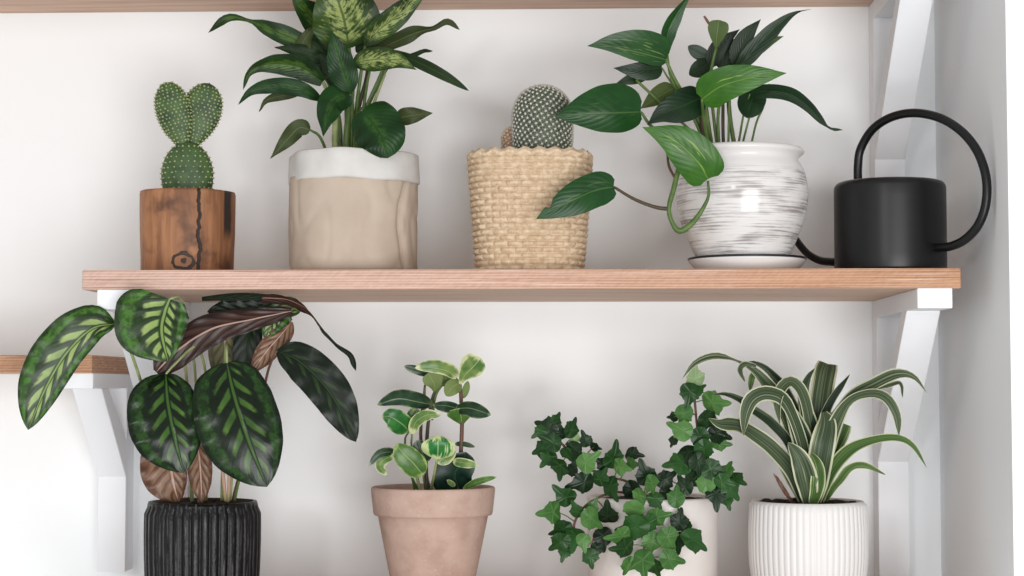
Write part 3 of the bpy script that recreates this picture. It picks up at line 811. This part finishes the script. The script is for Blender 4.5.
# ---------------------------------------------------------------- calathea in a black ribbed pot
YC=1.9; cx,cy=center(202.5,540,YC)
t=thing('potted_plant','striped large-leaved plant with purple leaf backs in a black ribbed pot','plant',(cx,cy,ZB))
NF=38
zt=P(202,501,YC).z
def blackpot():
    m,nt,b=new_mat('black_ribbed_ceramic'); x,y,z,o=objE(nt)
    n=nz(nt,comb(nt,x*300.,y*300.,z*40.),1.,4,.7); n2=nz(nt,o,300,3)
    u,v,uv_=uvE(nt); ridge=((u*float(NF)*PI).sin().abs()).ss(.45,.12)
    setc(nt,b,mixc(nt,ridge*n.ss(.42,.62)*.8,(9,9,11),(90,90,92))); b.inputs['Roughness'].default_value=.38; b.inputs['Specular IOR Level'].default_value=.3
    bump(nt,b,n2+n,.5,.001); return m
NF=38
def flute(dep,nf,sharp,zmax):
    def f(a,i,r,z):
        if z>zmax: return r
        return r-dep*(1-abs(math.cos(nf*a/2))**sharp)
    return f
r0=R(54.5,YC); r1=R(57.5,YC)
pr=[(r1*.86,ZB),(r1*.93,ZB+.003)]+[(r1*.95+(r1*.06)*math.sin(PI*.55*k/14+.3) if k<14 else r0*1.01,ZB+.003+(zt-.006-ZB-.003)*k/14) for k in range(1,15)]+[(r0,zt-.003),(r0*.985,zt),(r0*.93,zt),(r0*.915,zt-.003),(r0*.9,zt-.02)]
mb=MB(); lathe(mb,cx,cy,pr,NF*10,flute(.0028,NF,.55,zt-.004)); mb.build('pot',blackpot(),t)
def soil(t,cx,cy,r,z,bumpy=.003,clods=0):
    mb=MB(); v=[];n=14
    pr=[(r*1.0,z-.008)]+[(r*(1-k/8*.98),z+.002*math.sin(k)) for k in range(0,9)]
    lathe(mb,cx,cy,pr,48,zfun=lambda a,i,rr,zz: (bumpy*noise.noise(Vector((math.cos(a)*rr*90,math.sin(a)*rr*90,3)))+bumpy*.4) if i>0 else 0)
    for k in range(clods):
        a=random.uniform(0,6.28); d=random.uniform(0,.85)*r
        q,g=ico((cx+d*math.cos(a),cy+d*math.sin(a),z+.002),random.uniform(.0012,.003)); mb.add(q,g)
    return mb.build('soil',SOIL,t)
soil(t,cx,cy,r0*.91,zt-.004,.006,60)
CT=m_calathea('calathea_light',(168,188,124),(138,168,96),(36,62,30),(84,142,52),w=.50)
CT2=m_calathea('calathea_mid',(104,146,66),(66,104,48),(15,32,18),(50,92,40),.22,.80,w=.36)
CT3=m_calathea('calathea_dark',(56,84,44),(40,66,34),(11,24,15),(20,40,22),.33,.7,w=.36)
CB=m_calback('calathea_back',(50,32,29),(37,24,23),(80,58,48))
CB2=m_calback('calathea_back_copper',(116,82,62),(82,54,42),(150,122,98))
CBO=m_calback('calathea_back_olive',(112,108,78),(84,80,58),(140,136,104))
L=lambda pts,wl,wr,ms,**k: leaf(t,1.9,pts,wl,wr,ms,petm=k.pop('petm',PET_PALE),nv=8,nu=34,**k)
L([(115,324,-98),(92,329,-108),(67,353,-114),(47,386,-118),(28,430,-120)],17,32,(CT,CB),prof='ellip',wave=1.6,fold=.12,cup=-.15,label='far-left pale-striped leaf reaching past the shelf end',pet=[(128,345,-92),(141,382,-70),(160,440,-40),(178,500,-10)],petr=1.5)
L([(170,299,-117),(165,313,-119),(162,332,-122),(168,362,-124)],25,49,(CT,CB),prof='cut',wave=.5,fold=.1,cup=-.12,label='bright striped leaf tucked under the shelf edge',pet=[(182,300,-100),(184,340,-70),(190,440,-20),(192,505,0)],petr=1.5)
L([(292,311,-58),(250,320,-70),(212,329,-78),(178,350,-84),(156,372,-86)],17,17,(CT3,CB),prof=[(0,.25),(.12,.5),(.35,.75),(.6,1),(.82,1),(.94,.7),(1,.2)],roll=(180,195,190,180),fold=.2,wave=1.2,label='leaf showing its dark purple-brown back')
L([(166,374,-100),(168,402,-112),(175,438,-118),(184,473,-116)],30,43,(CT2,CB),prof='ellip',lobe=.25,wave=1.6,fold=.1,cup=-.22,pet=[(178,361,-92),(198,348,-76),(208,400,-40),(206,505,0)],petr=1.3)
L([(227,363,-96),(234,394,-108),(247,436,-114),(267,487,-112)],38,46,(CT2,CB),prof='ellip',lobe=.3,wave=1.3,fold=.1,cup=-.2,label='largest dark green leaf with pale feather stripes hanging in front',pet=[(226,345,-80),(224,400,-50),(222,505,-10)],petr=1.5)
L([(277,351,-70),(300,362,-78),(330,393,-84),(356,442,-86)],22,20,(CT3,CB),prof='ellip',wave=1.4,fold=.15,cup=-.1,pet=[(268,371,-60),(258,420,-36),(238,480,-12),(232,505,-5)],petr=1.3,petm=PET_BROWN)
L([(202,299,-48),(230,297,-50),(262,297,-52),(284,299,-54)],4,4,(CT3,CB),prof='strap')
L([(262,298,-60),(287,300,-64),(307,310,-66),(320,326,-66),(333,342,-66),(350,355,-66),(356,371,-66)],6.5,6.5,(CT3,CB),prof=[(0,.8),(.2,.9),(.35,1),(.5,.75),(.65,.4),(.8,.4),(.92,.55),(1,0)],fold=.4,roll=(160,120,60,20),wave=1)
L([(275,304,-36),(240,309,-40),(207,312,-42)],10,13,(CT3,CB),prof='ellip',wave=1.5)
L([(300,312,-44),(289,308,-50),(276,318,-56),(264,338,-58)],13,13,(CT,CB),prof='ellip',fold=.2,wave=1)
L([(292,322,-48),(280,336,-52),(266,352,-54),(252,372,-54)],11,12,(CT3,CB2),prof='ellip',roll=180,fold=-.2,wave=1)
L([(226,318,-30),(225,345,-32),(228,392,-34)],17,17,(CT3,CBO),prof='ellip',roll=180,fold=-.1)
L([(252,312,-36),(248,345,-40),(244,392,-42)],14,15,(CT3,CB),prof='ellip',fold=.2)
L([(170,436,-30),(172,462,-34),(175,484,-34),(178,504,-30)],15,33,(CT3,CB2),prof='ellip',roll=180,fold=-.15,wave=1)  if False else leaf(t,1.9,[(170,434,-20),(171,462,-26),(174,484,-28),(179,503,-22)],31,15,(CT3,CB2),prof='ellip',roll=180,fold=.2,wave=1,nv=8)
L([(196,434,-24),(200,464,-28),(202,503,-24)],13,12,(CT3,CB2),prof='ellip',roll=180,fold=.4,wave=1)
for pts,r,m in [([(192,352,-30),(195,372,-30),(198,440,-20),(199,505,-5)],1.4,PET_PALE),([(222,465,-40),(224,485,-30),(226,505,-20)],1.8,PET_PINK),([(229,465,-36),(229,485,-28),(228,505,-18)],1.6,PET_PINK),([(240,478,-36),(237,490,-28),(234,505,-18)],1.2,PET),
                ([(232,470,-20),(231,490,-16),(230,505,-10)],1.4,PET_PALE)]:
    stem(t,1.9,pts,r,m)

# ---------------------------------------------------------------- peperomia in terracotta
Y=1.9; cx,cy=center(433,540,Y)
t=thing('potted_plant','small bushy plant with cream-edged round leaves in a terracotta pot','plant',(cx,cy,ZB))
def terra():
    m,nt,b=new_mat('terracotta'); x,y,z,o=objE(nt); n=nz(nt,o,30,4,.6); n2=nz(nt,o,250,3)
    col=mixc(nt,n.ss(.35,.7),(188,160,146),(170,140,126)); col=mixc(nt,n2.ss(.6,.75)*.3,col,(210,190,176))
    setc(nt,b,col); b.inputs['Roughness'].default_value=.85; bump(nt,b,n2,.2,.0006); return m
zt=P(433,486.5,Y).z; zr=P(433,515,Y).z; ro=R(62,Y)
rb=R(38,Y)
pr=[(rb*.97,ZB),(rb,ZB+.002)]+[(rb+(R(55,Y)-rb)*k/10,ZB+(zr-ZB)*k/10) for k in range(1,11)]+[(R(56,Y),zr+.0005),(R(58.5,Y),zr+.0006),(R(59.5,Y),zr+.003),(ro,zt-.003),(ro-.0008,zt-.0005),(ro*.975,zt),(ro*.935,zt),(ro*.92,zt-.002),(R(54,Y),zr),(R(52,Y),zr-.005)]
mb=MB(); lathe(mb,cx,cy,pr,96); mb.build('pot',terra(),t)
soil(t,cx,cy,R(55,Y),zt-.010,.003,20)
PG=m_pepe('peperomia_green',(26,84,36),(50,112,44),(186,194,140),.6)
PD=m_pepe('peperomia_dark',(28,50,36),(44,70,46),(170,180,130),.45)
PC=m_pepe('peperomia_cream',(72,108,52),(116,138,76),(200,202,156),.9,.1)
PY=m_pepe('peperomia_yellowgreen',(58,94,40),(84,118,56),(190,204,128),.6)
PS=m_pepe('peperomia_striped',(28,98,44),(52,124,54),(196,206,150),.9,.25)
PK=m_pepe('peperomia_deep',(20,42,34),(28,52,38),(60,90,60),.1)
PB=m_plain('peperomia_back',(120,142,92),(98,122,72),(156,172,124),.4)
L=lambda pts,wl,wr,ms,**k: leaf(t,1.9,pts,wl,wr,ms,petm=k.pop('petm',PET),petr=k.pop('petr',1.1),**k)
L([(457,378,-10),(447,371,-22),(432,368,-28),(415,368,-30)],5,9,(PC,PB),prof='round',cup=-.2,pet=[(446,382,-6),(436,395,-4),(432,420,0)])
L([(430,374,4),(418,370,0),(404,366,-4)],5,4,(PD,PB),prof='round',pet=[(425,386,2),(425,420,2)])
L([(435,393,-2),(434,384,-8),(428,373,-14)],9,12,(PB,PB),prof='cup')
L([(446,388,2),(449,380,0),(446,370,0)],7,7,(PB,PD),prof='round')
L([(460,384,-8),(466,374,-14),(474,366,-20),(481,358,-24)],14,11,(PC,PB),prof='cup',fold=.35,label='cream-edged leaf at the very top')
L([(461,383,-4),(453,387,-14),(446,396,-20)],8,8,(PB,PB),prof='round')
L([(461,398,-4),(465,391,-4),(468,381,-6)],3.5,4,(PB,PB),prof='round')
L([(434,405,-14),(418,402,-28),(398,399,-36),(377,405,-38)],7,10,(PD,PY),prof='ellip',fold=-.25,cup=-.15)
L([(461,410,-6),(448,406,-20),(433,405,-30)],7,5,(PD,PB),prof='round',cup=-.2)
L([(455,409,-14),(468,408,-24),(480,411,-28),(491,415,-30)],7,9,(PD,PB),prof='ellip',cup=-.3,fold=-.1)
L([(462,425,-4),(461,416,-12),(460,408,-18)],14,13,(PY,PB),prof='cup')
L([(409,431,-24),(402,424,-32),(391,417,-38),(382,416,-38)],12,11,(PG,PB),prof='round',cup=-.2,pet=[(405,444,-16),(414,486,0),(415,494,2)],label='glossy green round leaf at left')
L([(412,434,-30),(416,422,-36),(427,415,-40),(441,415,-42)],6,6,(PC,PB),prof='round',fold=.2,pet=[(412,450,-20),(421,494,0)])
L([(409,432,-12),(413,420,-14),(418,409,-14)],8,8,(PY,PB),prof='cup')
L([(396,453,-26),(388,452,-34),(379,455,-38),(369,466,-40)],4,5,(PD,PB),prof='ellip',pet=[(404,462,-20),(420,494,0)])
L([(394,455,-30),(384,460,-34),(380,467,-36),(387,475,-38)],5,5,(PC,PC),prof='round')
L([(423,475,-34),(414,464,-40),(403,453,-44),(396,444,-44)],13,12,(PY,PB),prof='round',cup=-.2,pet=[(426,494,-10)])
L([(427,462,-20),(421,450,-26),(417,440,-28)],9,9,(PD,PB),prof='round')
L([(437,459,-46),(438,450,-54),(438,441,-56),(438,435,-52)],17,17,(PS,PB),prof='round',cup=-.35,pet=[(434,475,-34),(430,494,-8)],petr=1.4,petm=PET_PALE,label='leaf with cream and green stripes fanning out')
L([(452,447,-30),(446,456,-36),(438,464,-38)],8,9,(PC,PB),prof='round',cup=-.2)
L([(455,444,-4),(464,444,-8),(475,447,-10)],2.6,2.6,(PD,PB),prof='round')
L([(460,492,-6),(455,474,-14),(463,462,-18),(466,452,-20)],21,17,(PK,PB),prof='round',cup=-.1)
L([(440,492,-10),(446,472,-14),(450,458,-16)],10,10,(PK,PB),prof='round')
L([(453,461,-30),(465,463,-36),(478,465,-38)],4.5,5,(PC,PB),prof='round')
L([(463,489,-20),(478,482,-28),(497,477,-32)],4,3,(PY,PB),prof='ellip')
L([(455,486,-24),(451,483,-28),(447,480,-30)],2.5,2.5,(PC,PB),prof='round')
stem(t,1.9,[(457,494,-6),(460,465,-6),(462,425,-5),(461,398,-4),(460,383,-4)],[2.3,2.2,2,1.9,1.5],PET_BROWN)
stem(t,1.9,[(427,494,-2),(426,460,-2),(428,425,-2),(432,400,-2),(436,388,-2)],[2.2,2,1.8,1.6,1.2],PET_DARK)
stem(t,1.9,[(430,494,4),(422,450,4),(421,425,3),(425,385,2)],[1.8,1.8,1.6,1.2],PET_BROWN)
stem(t,1.9,[(421,494,-14),(417,478,-14),(414,465,-14)],[1.6,1.4,1.2],PET_PALE)

# ---------------------------------------------------------------- ivy in a white pot
YI=1.93; cx,cy=center(652.5,540,YI)
t=thing('potted_plant','trailing ivy with many small lobed leaves in a plain white pot','plant',(cx,cy,ZB))
zt=P(652,496,YI).z; ro=R(65,YI)
M_WP=flat('white_matt_ceramic',(228,221,217),.5,.4,(224,217,213),30)
pr=[(ro*.93,ZB),(ro*.97,ZB+.003),(ro*.985,ZB+.03),(ro,zt-.01),(ro,zt-.002),(ro*.985,zt),(ro*.93,zt),(ro*.915,zt-.002),(ro*.9,zt-.02)]
mb=MB(); lathe(mb,cx,cy,pr,96); mb.build('pot',M_WP,t)
soil(t,cx,cy,ro*.91,zt-.006,.003,10)
LOBES=[(0,1.05,.50),(66,.70,.52),(-66,.70,.52),(128,.62,.60),(-128,.62,.60)]
def ivy_r(phi):
    # phi degrees from the tip direction; smooth lobed outline
    best=0
    for c,l,w in LOBES:
        d=math.radians(((phi-c+180)%360)-180)
        best=max(best, l*math.exp(-(abs(d)/w)**1.7))
    base=.60*(1-.6*math.exp(-((abs(phi)-180)/28)**2))
    return max(base,.58,best)
def ivy_leaf(px,py,dy,size,ang,tilt=0,yaw=0,mat=0,fold=.12):
    """ang: direction of the tip in the image (deg, 0 = right, 90 = up)"""
    c=P(px,py,YI+dy/1000); s=size*YI/F
    a=math.radians(ang)
    ax=Vector((math.cos(a),0,math.sin(a))); sd=Vector((-math.sin(a),0,math.cos(a))); nn=Vector((0,-1,0))
    ax2=ax*math.cos(tilt)+nn*math.sin(tilt); nn2=nn*math.cos(tilt)-ax*math.sin(tilt)
    sd2=sd*math.cos(yaw)+nn2*math.sin(yaw); nn3=nn2*math.cos(yaw)-sd*math.sin(yaw)
    n=60; V=[];U=[];rings=[.0,.3,.55,.78,.93,1.0]
    rj=[1+.05*math.sin(3*k/n*6.28+size) for k in range(n)]
    top=[];
    def ht(r,ph):
        fr=math.radians(ph)
        x=r*math.cos(fr); y=r*math.sin(fr)
        return fold*abs(y)-.22*r*r+.05*math.cos(5*fr)*r
    V.append(c); U.append((0,0))
    idx=[[0]*n]
    for q in rings[1:]:
        row=[]
        for k in range(n):
            ph=360*k/n-180
            r=ivy_r(ph)*q*rj[k]
            fr=math.radians(ph)
            p=c+ax2*(r*s*math.cos(fr))+sd2*(r*s*math.sin(fr))+nn3*(s*ht(r,ph))
            d=min(abs(((ph-cc+180)%360)-180) for cc,_,_ in LOBES)
            row.append(len(V)); V.append(p); U.append((q, r*math.sin(math.radians(min(d,90)))))
        idx.append(row)
    nt_=len(V)
    bot={}
    for i in range(len(idx)-1):
        for k in set(idx[i]):
            bot[k]=len(V); V.append(V[k]-nn3*.0006); U.append(U[k])
    for k in idx[-1]:
        bot[k]=len(V); V.append(V[k]-nn3*.00002); U.append(U[k])
    Fc=[];Mi=[]
    for i in range(len(idx)-1):
        for k in range(n):
            k2=(k+1)%n
            f=(0,idx[1][k2],idx[1][k]) if i==0 else (idx[i][k],idx[i][k2],idx[i+1][k2],idx[i+1][k])
            if i==0: f=(0,idx[1][k],idx[1][k2]) ; f=(f[0],f[2],f[1])
            # make the top face nn3
            A,B,C=V[f[0]],V[f[1]],V[f[2]]
            if (B-A).cross(C-A).dot(nn3)<0: f=tuple(reversed(f))
            Fc.append(f); Mi.append(0); Fc.append(tuple(bot[x] for x in reversed(f))); Mi.append(1)
    o=link('leaf',V,Fc,[IV[mat],IVB],t,True,U,Mi)
    return c,ax2,s,o
IV=[m_ivy('ivy_green',(26,60,30),(40,84,42),(60,100,56)),m_ivy('ivy_dark',(16,38,24),(24,50,30),(46,76,48)),m_ivy('ivy_light',(54,100,50),(84,130,74),(110,148,96)),m_ivy('ivy_pale',(124,156,112),(146,174,132),(176,198,160))]
IVB=m_ivy('ivy_back',(110,142,98),(90,124,80),(160,180,140),.5)
ivs=[ # px,py,dy,size,ang,mat
(549,427,-60,13,160,1),(541,431,-62,9,215,0),(556,421,-58,9,60,0),(571,430,-60,12,62,0),(563,434,-56,9,110,1),(574,438,-50,8,-20,3),(553,443,-66,13,150,0),(543,449,-62,12,200,0),(574,449,-58,12,-40,1),(586,441,-50,9,110,1),(594,447,-50,7,-20,1),
(549,457,-64,12,230,0),(560,466,-70,13,-88,0),(566,453,-60,9,-60,0),(586,463,-66,14,40,2),(579,459,-56,11,150,1),(613,459,-60,15,75,0),(620,466,-66,12,-20,2),(632,454,-56,10,-5,1),(631,463,-60,9,-15,2),(604,464,-56,10,150,1),
(584,482,-56,15,200,1),(610,486,-60,14,-70,0),(600,479,-54,12,60,0),(632,489,-52,13,-60,1),(572,470,-50,9,200,1),
(566,497,-70,14,140,0),(553,512,-80,15,185,2),(563,528,-76,13,210,0),(590,518,-84,15,-35,2),(577,512,-80,10,120,0),(575,536,-74,14,-100,0),(608,516,-66,14,95,1),(592,508,-68,9,60,2),(603,536,-56,13,-90,1),(597,548,-58,9,-100,1),(561,541,-80,13,-140,0),(583,540,-78,10,-80,2),(590,556,-74,11,-80,0),(565,551,-70,9,-110,0),
(646,476,-70,14,110,1),(664,480,-62,13,30,1),(651,483,-80,12,-70,2),(640,496,-76,12,-130,2),(655,499,-72,11,-60,0),(676,499,-80,12,85,2),(685,487,-66,12,120,1),(634,509,-86,14,-100,2),(665,492,-60,8,0,1),
(636,527,-92,18,-165,0),(622,536,-94,14,-170,2),(648,523,-90,13,30,0),(626,548,-92,14,-175,0),(643,560,-96,16,-88,2),(629,564,-90,11,-110,2),(655,566,-84,11,-70,0),(669,559,-92,14,-10,2),(656,517,-88,13,10,2),(667,537,-92,15,-60,2),(652,541,-86,13,-100,2),(679,522,-80,12,80,1),(692,540,-86,17,-30,0),(679,539,-78,13,-100,1),(686,528,-74,10,-60,0),
(695,379,-60,14,90,3),(690,392,-66,14,-100,0),(697,391,-62,9,40,0),(684,413,-66,13,-110,2),(674,417,-58,7,180,1),(712,402,-66,17,-8,2),(707,420,-64,14,-15,0),(683,431,-74,14,150,2),(674,440,-60,7,-120,1),(717,434,-60,13,-15,1),(719,443,-56,11,-10,2),
(700,436,-70,13,-60,0),(704,448,-76,13,-80,0),(689,452,-72,13,-120,1),(682,463,-78,16,185,0),(698,462,-80,13,-80,1),(711,469,-78,14,-20,0),(693,473,-74,12,-90,1),(726,472,-76,11,65,2),(734,479,-72,12,-20,0),(706,484,-78,13,100,2),(716,493,-80,14,-90,1),(730,489,-80,13,-50,0),(722,481,-84,11,-20,0),(699,482,-70,10,-150,1),(727,499,-74,9,-80,0)]
branches=[
 [(652,500,-20),(628,482,-40),(604,476,-48),(582,464,-52),(564,446,-54),(548,428,-54)],
 [(648,500,-20),(618,492,-44),(594,500,-56),(580,512,-62),(574,530,-64),(586,552,-66)],
 [(650,500,-20),(644,506,-60),(640,522,-78),(644,545,-84),(645,562,-86)],
 [(664,500,-20),(676,506,-60),(684,522,-72),(690,540,-78)],
 [(662,500,-20),(682,488,-52),(694,470,-62),(698,445,-60),(696,415,-56),(694,392,-54),(695,376,-54)],
 [(664,498,-20),(690,486,-60),(712,482,-70),(728,478,-70)]]
samples=[]
for b_ in branches:
    stem(t,YI,b_,[1.2]*(len(b_)-1)+[.5],PET_BROWN)
    samples += [Vector(p) for p in crom([list(P(a,b,YI+c/1000)) for a,b,c in b_],40)]
rn=random.Random(3)
for (px,py,dy,sz,an,mt) in ivs:
    c,ax,s_,o=ivy_leaf(px,py,dy,sz*1.2,an,rn.uniform(-.5,.75),rn.uniform(-.65,.65),mt,rn.uniform(0,.3))
    near=min(samples,key=lambda q:(q-c).length)
    mb=MB(); mid=(c+near)/2+Vector((0,.004,.002))
    a0=c-ax*(s_*.02)-Vector((0,-.0004,0))
    tube_mesh(mb,[a0,mid,near],[.0005,.0006,.0006],5,6); mb.build('petiole',PET_BROWN if mt==1 else PET,o)

# ---------------------------------------------------------------- striped dracaena in a white ribbed pot
YD=1.9; cx,cy=center(808,540,YD)
t=thing('potted_plant','strappy cream-striped plant in a white finely ribbed pot','plant',(cx,cy,ZB))
zt=P(808,500.5,YD).z; NF2=58
r0=R(56,YD); r1=R(58.8,YD)
pr=[(r1*.80,ZB),(r1*.88,ZB+.003)]+[(r1*(.90+.10*math.sin(min(1,k/9)*PI/2)) if k<13 else r1*(1-.02*(k-12)/4),ZB+.003+(zt-.004-ZB-.003)*k/16) for k in range(1,17)]+[(r0*.99,zt-.002),(r0*.97,zt),(r0*.935,zt),(r0*.92,zt-.002),(r0*.9,zt-.02)]
M_RW=flat('white_ribbed_ceramic',(222,219,217),.45,.4)
mb=MB(); lathe(mb,cx,cy,pr,NF2*8,flute(.0011,NF2,.8,zt-.003)); mb.build('pot',M_RW,t)
soil(t,cx,cy,r0*.91,zt-.006,.006,20)
mb=MB()
for k in range(90):
    a_=random.uniform(0,6.28); d_=random.uniform(0,1)**.7*r0*.55
    q,g=ico((cx+d_*math.cos(a_),cy+d_*math.sin(a_),zt-.003+.006*(1-d_/(r0*.55))),random.uniform(.0018,.0040)); mb.add(q,g)
mb.build('soil_clods',SOIL,t)['kind']='stuff'
S1=m_strap('striped_leaf',(52,66,46),(84,96,70),(184,186,156))
S2=m_strap('striped_leaf_dark',(32,46,34),(50,64,46),(164,170,136))
S3=m_strap('striped_leaf_bright',(60,84,42),(86,112,60),(176,184,138))
L=lambda pts,wl,wr,ms,**k: leaf(t,1.9,pts,wl,wr,ms,th=.0003,nu=36,nv=5,**{**dict(fold=.35,cup=-.1,wave=1.3,wf=3),**k})
S=(S1,S2)
L([(810,503,-4),(800,455,-12),(784,410,-24),(762,378,-32),(744,364,-38),(724,357,-44),(709,357,-48),(694,364,-52),(682,379,-54)],7.5,7.5,S,prof=[(0,.7),(.2,1),(.45,1),(.58,.75),(.68,.3),(.73,.15),(.8,.5),(.9,.42),(1,0)],roll=(0,0,10,30,0),wave=.8)
L([(812,503,6),(803,440,2),(788,396,-8),(770,372,-14),(756,363,-18),(745,362,-22)],6,6,(S2,S1),prof='strap')
L([(756,366,-34),(745,364,-38),(740,370,-42),(745,382,-44)],3,3,(S1,S2),prof='strap')
L([(758,372,-30),(753,376,-32),(750,391,-34)],3,4,(S3,S2),prof='strap')
L([(806,503,-6),(792,450,-18),(772,424,-28),(752,409,-44),(738,399,-60),(724,394,-74),(711,395,-84)],5.5,5.5,(S2,S1),prof='strap',roll=(0,20,20,40),wave=.8)
L([(809,503,-10),(803,448,-30),(787,404,-48),(770,393,-56),(754,397,-62),(746,411,-64),(743,436,-64)],8,8,S,prof=[(0,.6),(.3,.7),(.5,.7),(.65,.9),(.8,1),(.92,.6),(1,0)],roll=(0,10,-10,0))
L([(805,503,-12),(794,474,-24),(776,452,-34),(756,436,-42),(738,426,-58),(720,424,-74),(708,418,-84)],9,9,S,prof=[(0,.6),(.2,.9),(.4,.9),(.65,.85),(.82,.85),(.93,.4),(1,0)],wave=1.3,roll=(0,0,25,10))
L([(803,503,-8),(792,480,-14),(782,462,-18),(777,445,-20)],6,9,(S2,S1),prof='strap')
L([(811,503,-18),(806,455,-28),(797,425,-34),(783,397,-38)],11,11,(S2,S1),prof='strap',wave=.6)
L([(814,500,-8),(812,440,-22),(804,398,-34),(793,382,-42),(783,386,-48),(777,402,-50),(780,425,-50)],6.5,6.5,S,prof=[(0,.7),(.4,.9),(.6,.9),(.8,.9),(.92,.5),(1,0)],roll=(0,0,20,-10))
L([(816,500,2),(818,440,0),(821,402,0),(825,376,8),(828,364,22)],12,11,S,prof='blunt',fold=.25,wave=.5,label='widest upright striped leaf at the top')
L([(813,500,4),(808,430,-2),(804,395,-6),(808,378,-8),(815,368,-8)],8,8,(S2,S1),prof='strap')
L([(815,500,-14),(813,445,-22),(806,410,-28),(797,383,-30)],9,9,(S2,S1),prof='strap')
L([(815,500,0),(818,440,-4),(829,405,-6),(850,374,-8)],5,5,(S2,S2),prof=[(0,.8),(.4,1),(.6,.9),(.85,.7),(1,0)])
L([(818,500,-8),(826,440,-24),(848,400,-40),(874,384,-54),(897,374,-64),(914,377,-68),(927,393,-70)],8,8,(S1,S3),prof=[(0,.7),(.3,1),(.5,.65),(.65,.8),(.78,.8),(.9,.35),(1,0)],wave=.5,roll=(0,0,-15,-10))
L([(868,389,-50),(886,386,-58),(900,383,-62),(903,398,-64)],2.2,2.4,(S1,S1),prof='strap')
L([(819,500,-14),(828,442,-32),(846,404,-48),(868,393,-60),(886,397,-66),(897,415,-68),(899,437,-68)],8,9,S,prof=[(0,.7),(.3,1),(.45,.8),(.6,.5),(.8,.6),(.92,.45),(1,0)],roll=(0,10,10,0))
L([(818,500,2),(826,450,0),(838,415,-6),(852,402,-10)],9,8,(S2,S2),prof='strap')
L([(815,502,-30),(819,472,-40),(823,446,-46),(827,424,-42),(824,412,-36)],13,12,S,prof=[(0,.5),(.25,.9),(.6,1),(.85,.8),(1,.25)],fold=.2)
L([(819,502,-18),(831,472,-30),(850,450,-42),(874,440,-54),(897,438,-62),(913,446,-64),(927,468,-64)],8,7,(S3,S1),prof=[(0,.6),(.2,.9),(.35,.9),(.55,.6),(.75,.45),(.9,.25),(1,0)],wave=.5)
L([(824,502,-14),(838,482,-24),(850,468,-32),(864,465,-36),(886,475,-40)],4.5,4,(S3,S1),prof='strap',roll=(0,20,20))
L([(810,505,-34),(806,480,-46),(799,458,-52),(788,442,-52)],11,12,(S1,S2),prof='strap',fold=.25)
L([(813,505,-36),(818,485,-46),(818,466,-48),(811,452,-44)],8,7,(S3,S1),prof='strap')
L([(822,500,-6),(832,455,-12),(841,434,-14),(845,424,-14)],8,8,(S3,S1),prof='blunt')
L([(812,500,8),(800,430,4),(788,392,2),(774,375,0)],5.5,5.5,(S2,S2),prof='strap')
L([(840,430,-20),(842,440,-24),(846,450,-26)],3,3,(S2,S1),prof='strap') if False else None
L([(794,505,-24),(784,490,-30),(778,480,-32),(773,473,-34)],2.2,2.2,(PET_BROWN,PET_BROWN),prof='strap',label='small dried brown leaf')
stem(t,1.9,[(813,510,-8),(814,480,-8),(814,455,-8)],[5,4.5,3],PET_PALE)

# ---------------------------------------------------------------- camera, light, look
cam=bpy.data.cameras.new('camera'); co=bpy.data.objects.new('camera',cam); COL.objects.link(co)
co.location=(0,0,H)
co.rotation_euler=CAM.to_euler()
cam.sensor_width=36; cam.lens=36*F/1024; cam.clip_start=.05
scn.camera=co
def area(name,loc,target,sx,sy,power,col):
    l=bpy.data.lights.new(name,'AREA'); l.shape='RECTANGLE'; l.size=sx; l.size_y=sy; l.energy=power; l.color=col
    o=bpy.data.objects.new(name,l); COL.objects.link(o); o.location=loc
    d=Vector(target)-Vector(loc); o.rotation_euler=d.to_track_quat('-Z','Y').to_euler(); return o
area('window_light',(-1.62,-3.2,H+.66),(0,2,H+.1),.46,.56,27,(1,1,1))
area('window_light',(-3.1,-1.6,H+.4),(0,2,H+.1),1.0,1.0,4,(1,1,1))
area('large_window_light',(.8,-1.9,H-.65),(.2,2,H),2.0,1.6,103,(1,1,1))
w=bpy.data.worlds.new('world'); scn.world=w; w.use_nodes=True
bg=w.node_tree.nodes['Background']; bg.inputs[0].default_value=(.99,1,1,1); bg.inputs[1].default_value=.64
scn.view_settings.view_transform='Standard'; scn.view_settings.look='None'; scn.view_settings.exposure=-.06; scn.view_settings.gamma=1
scn.view_settings.use_curve_mapping=False
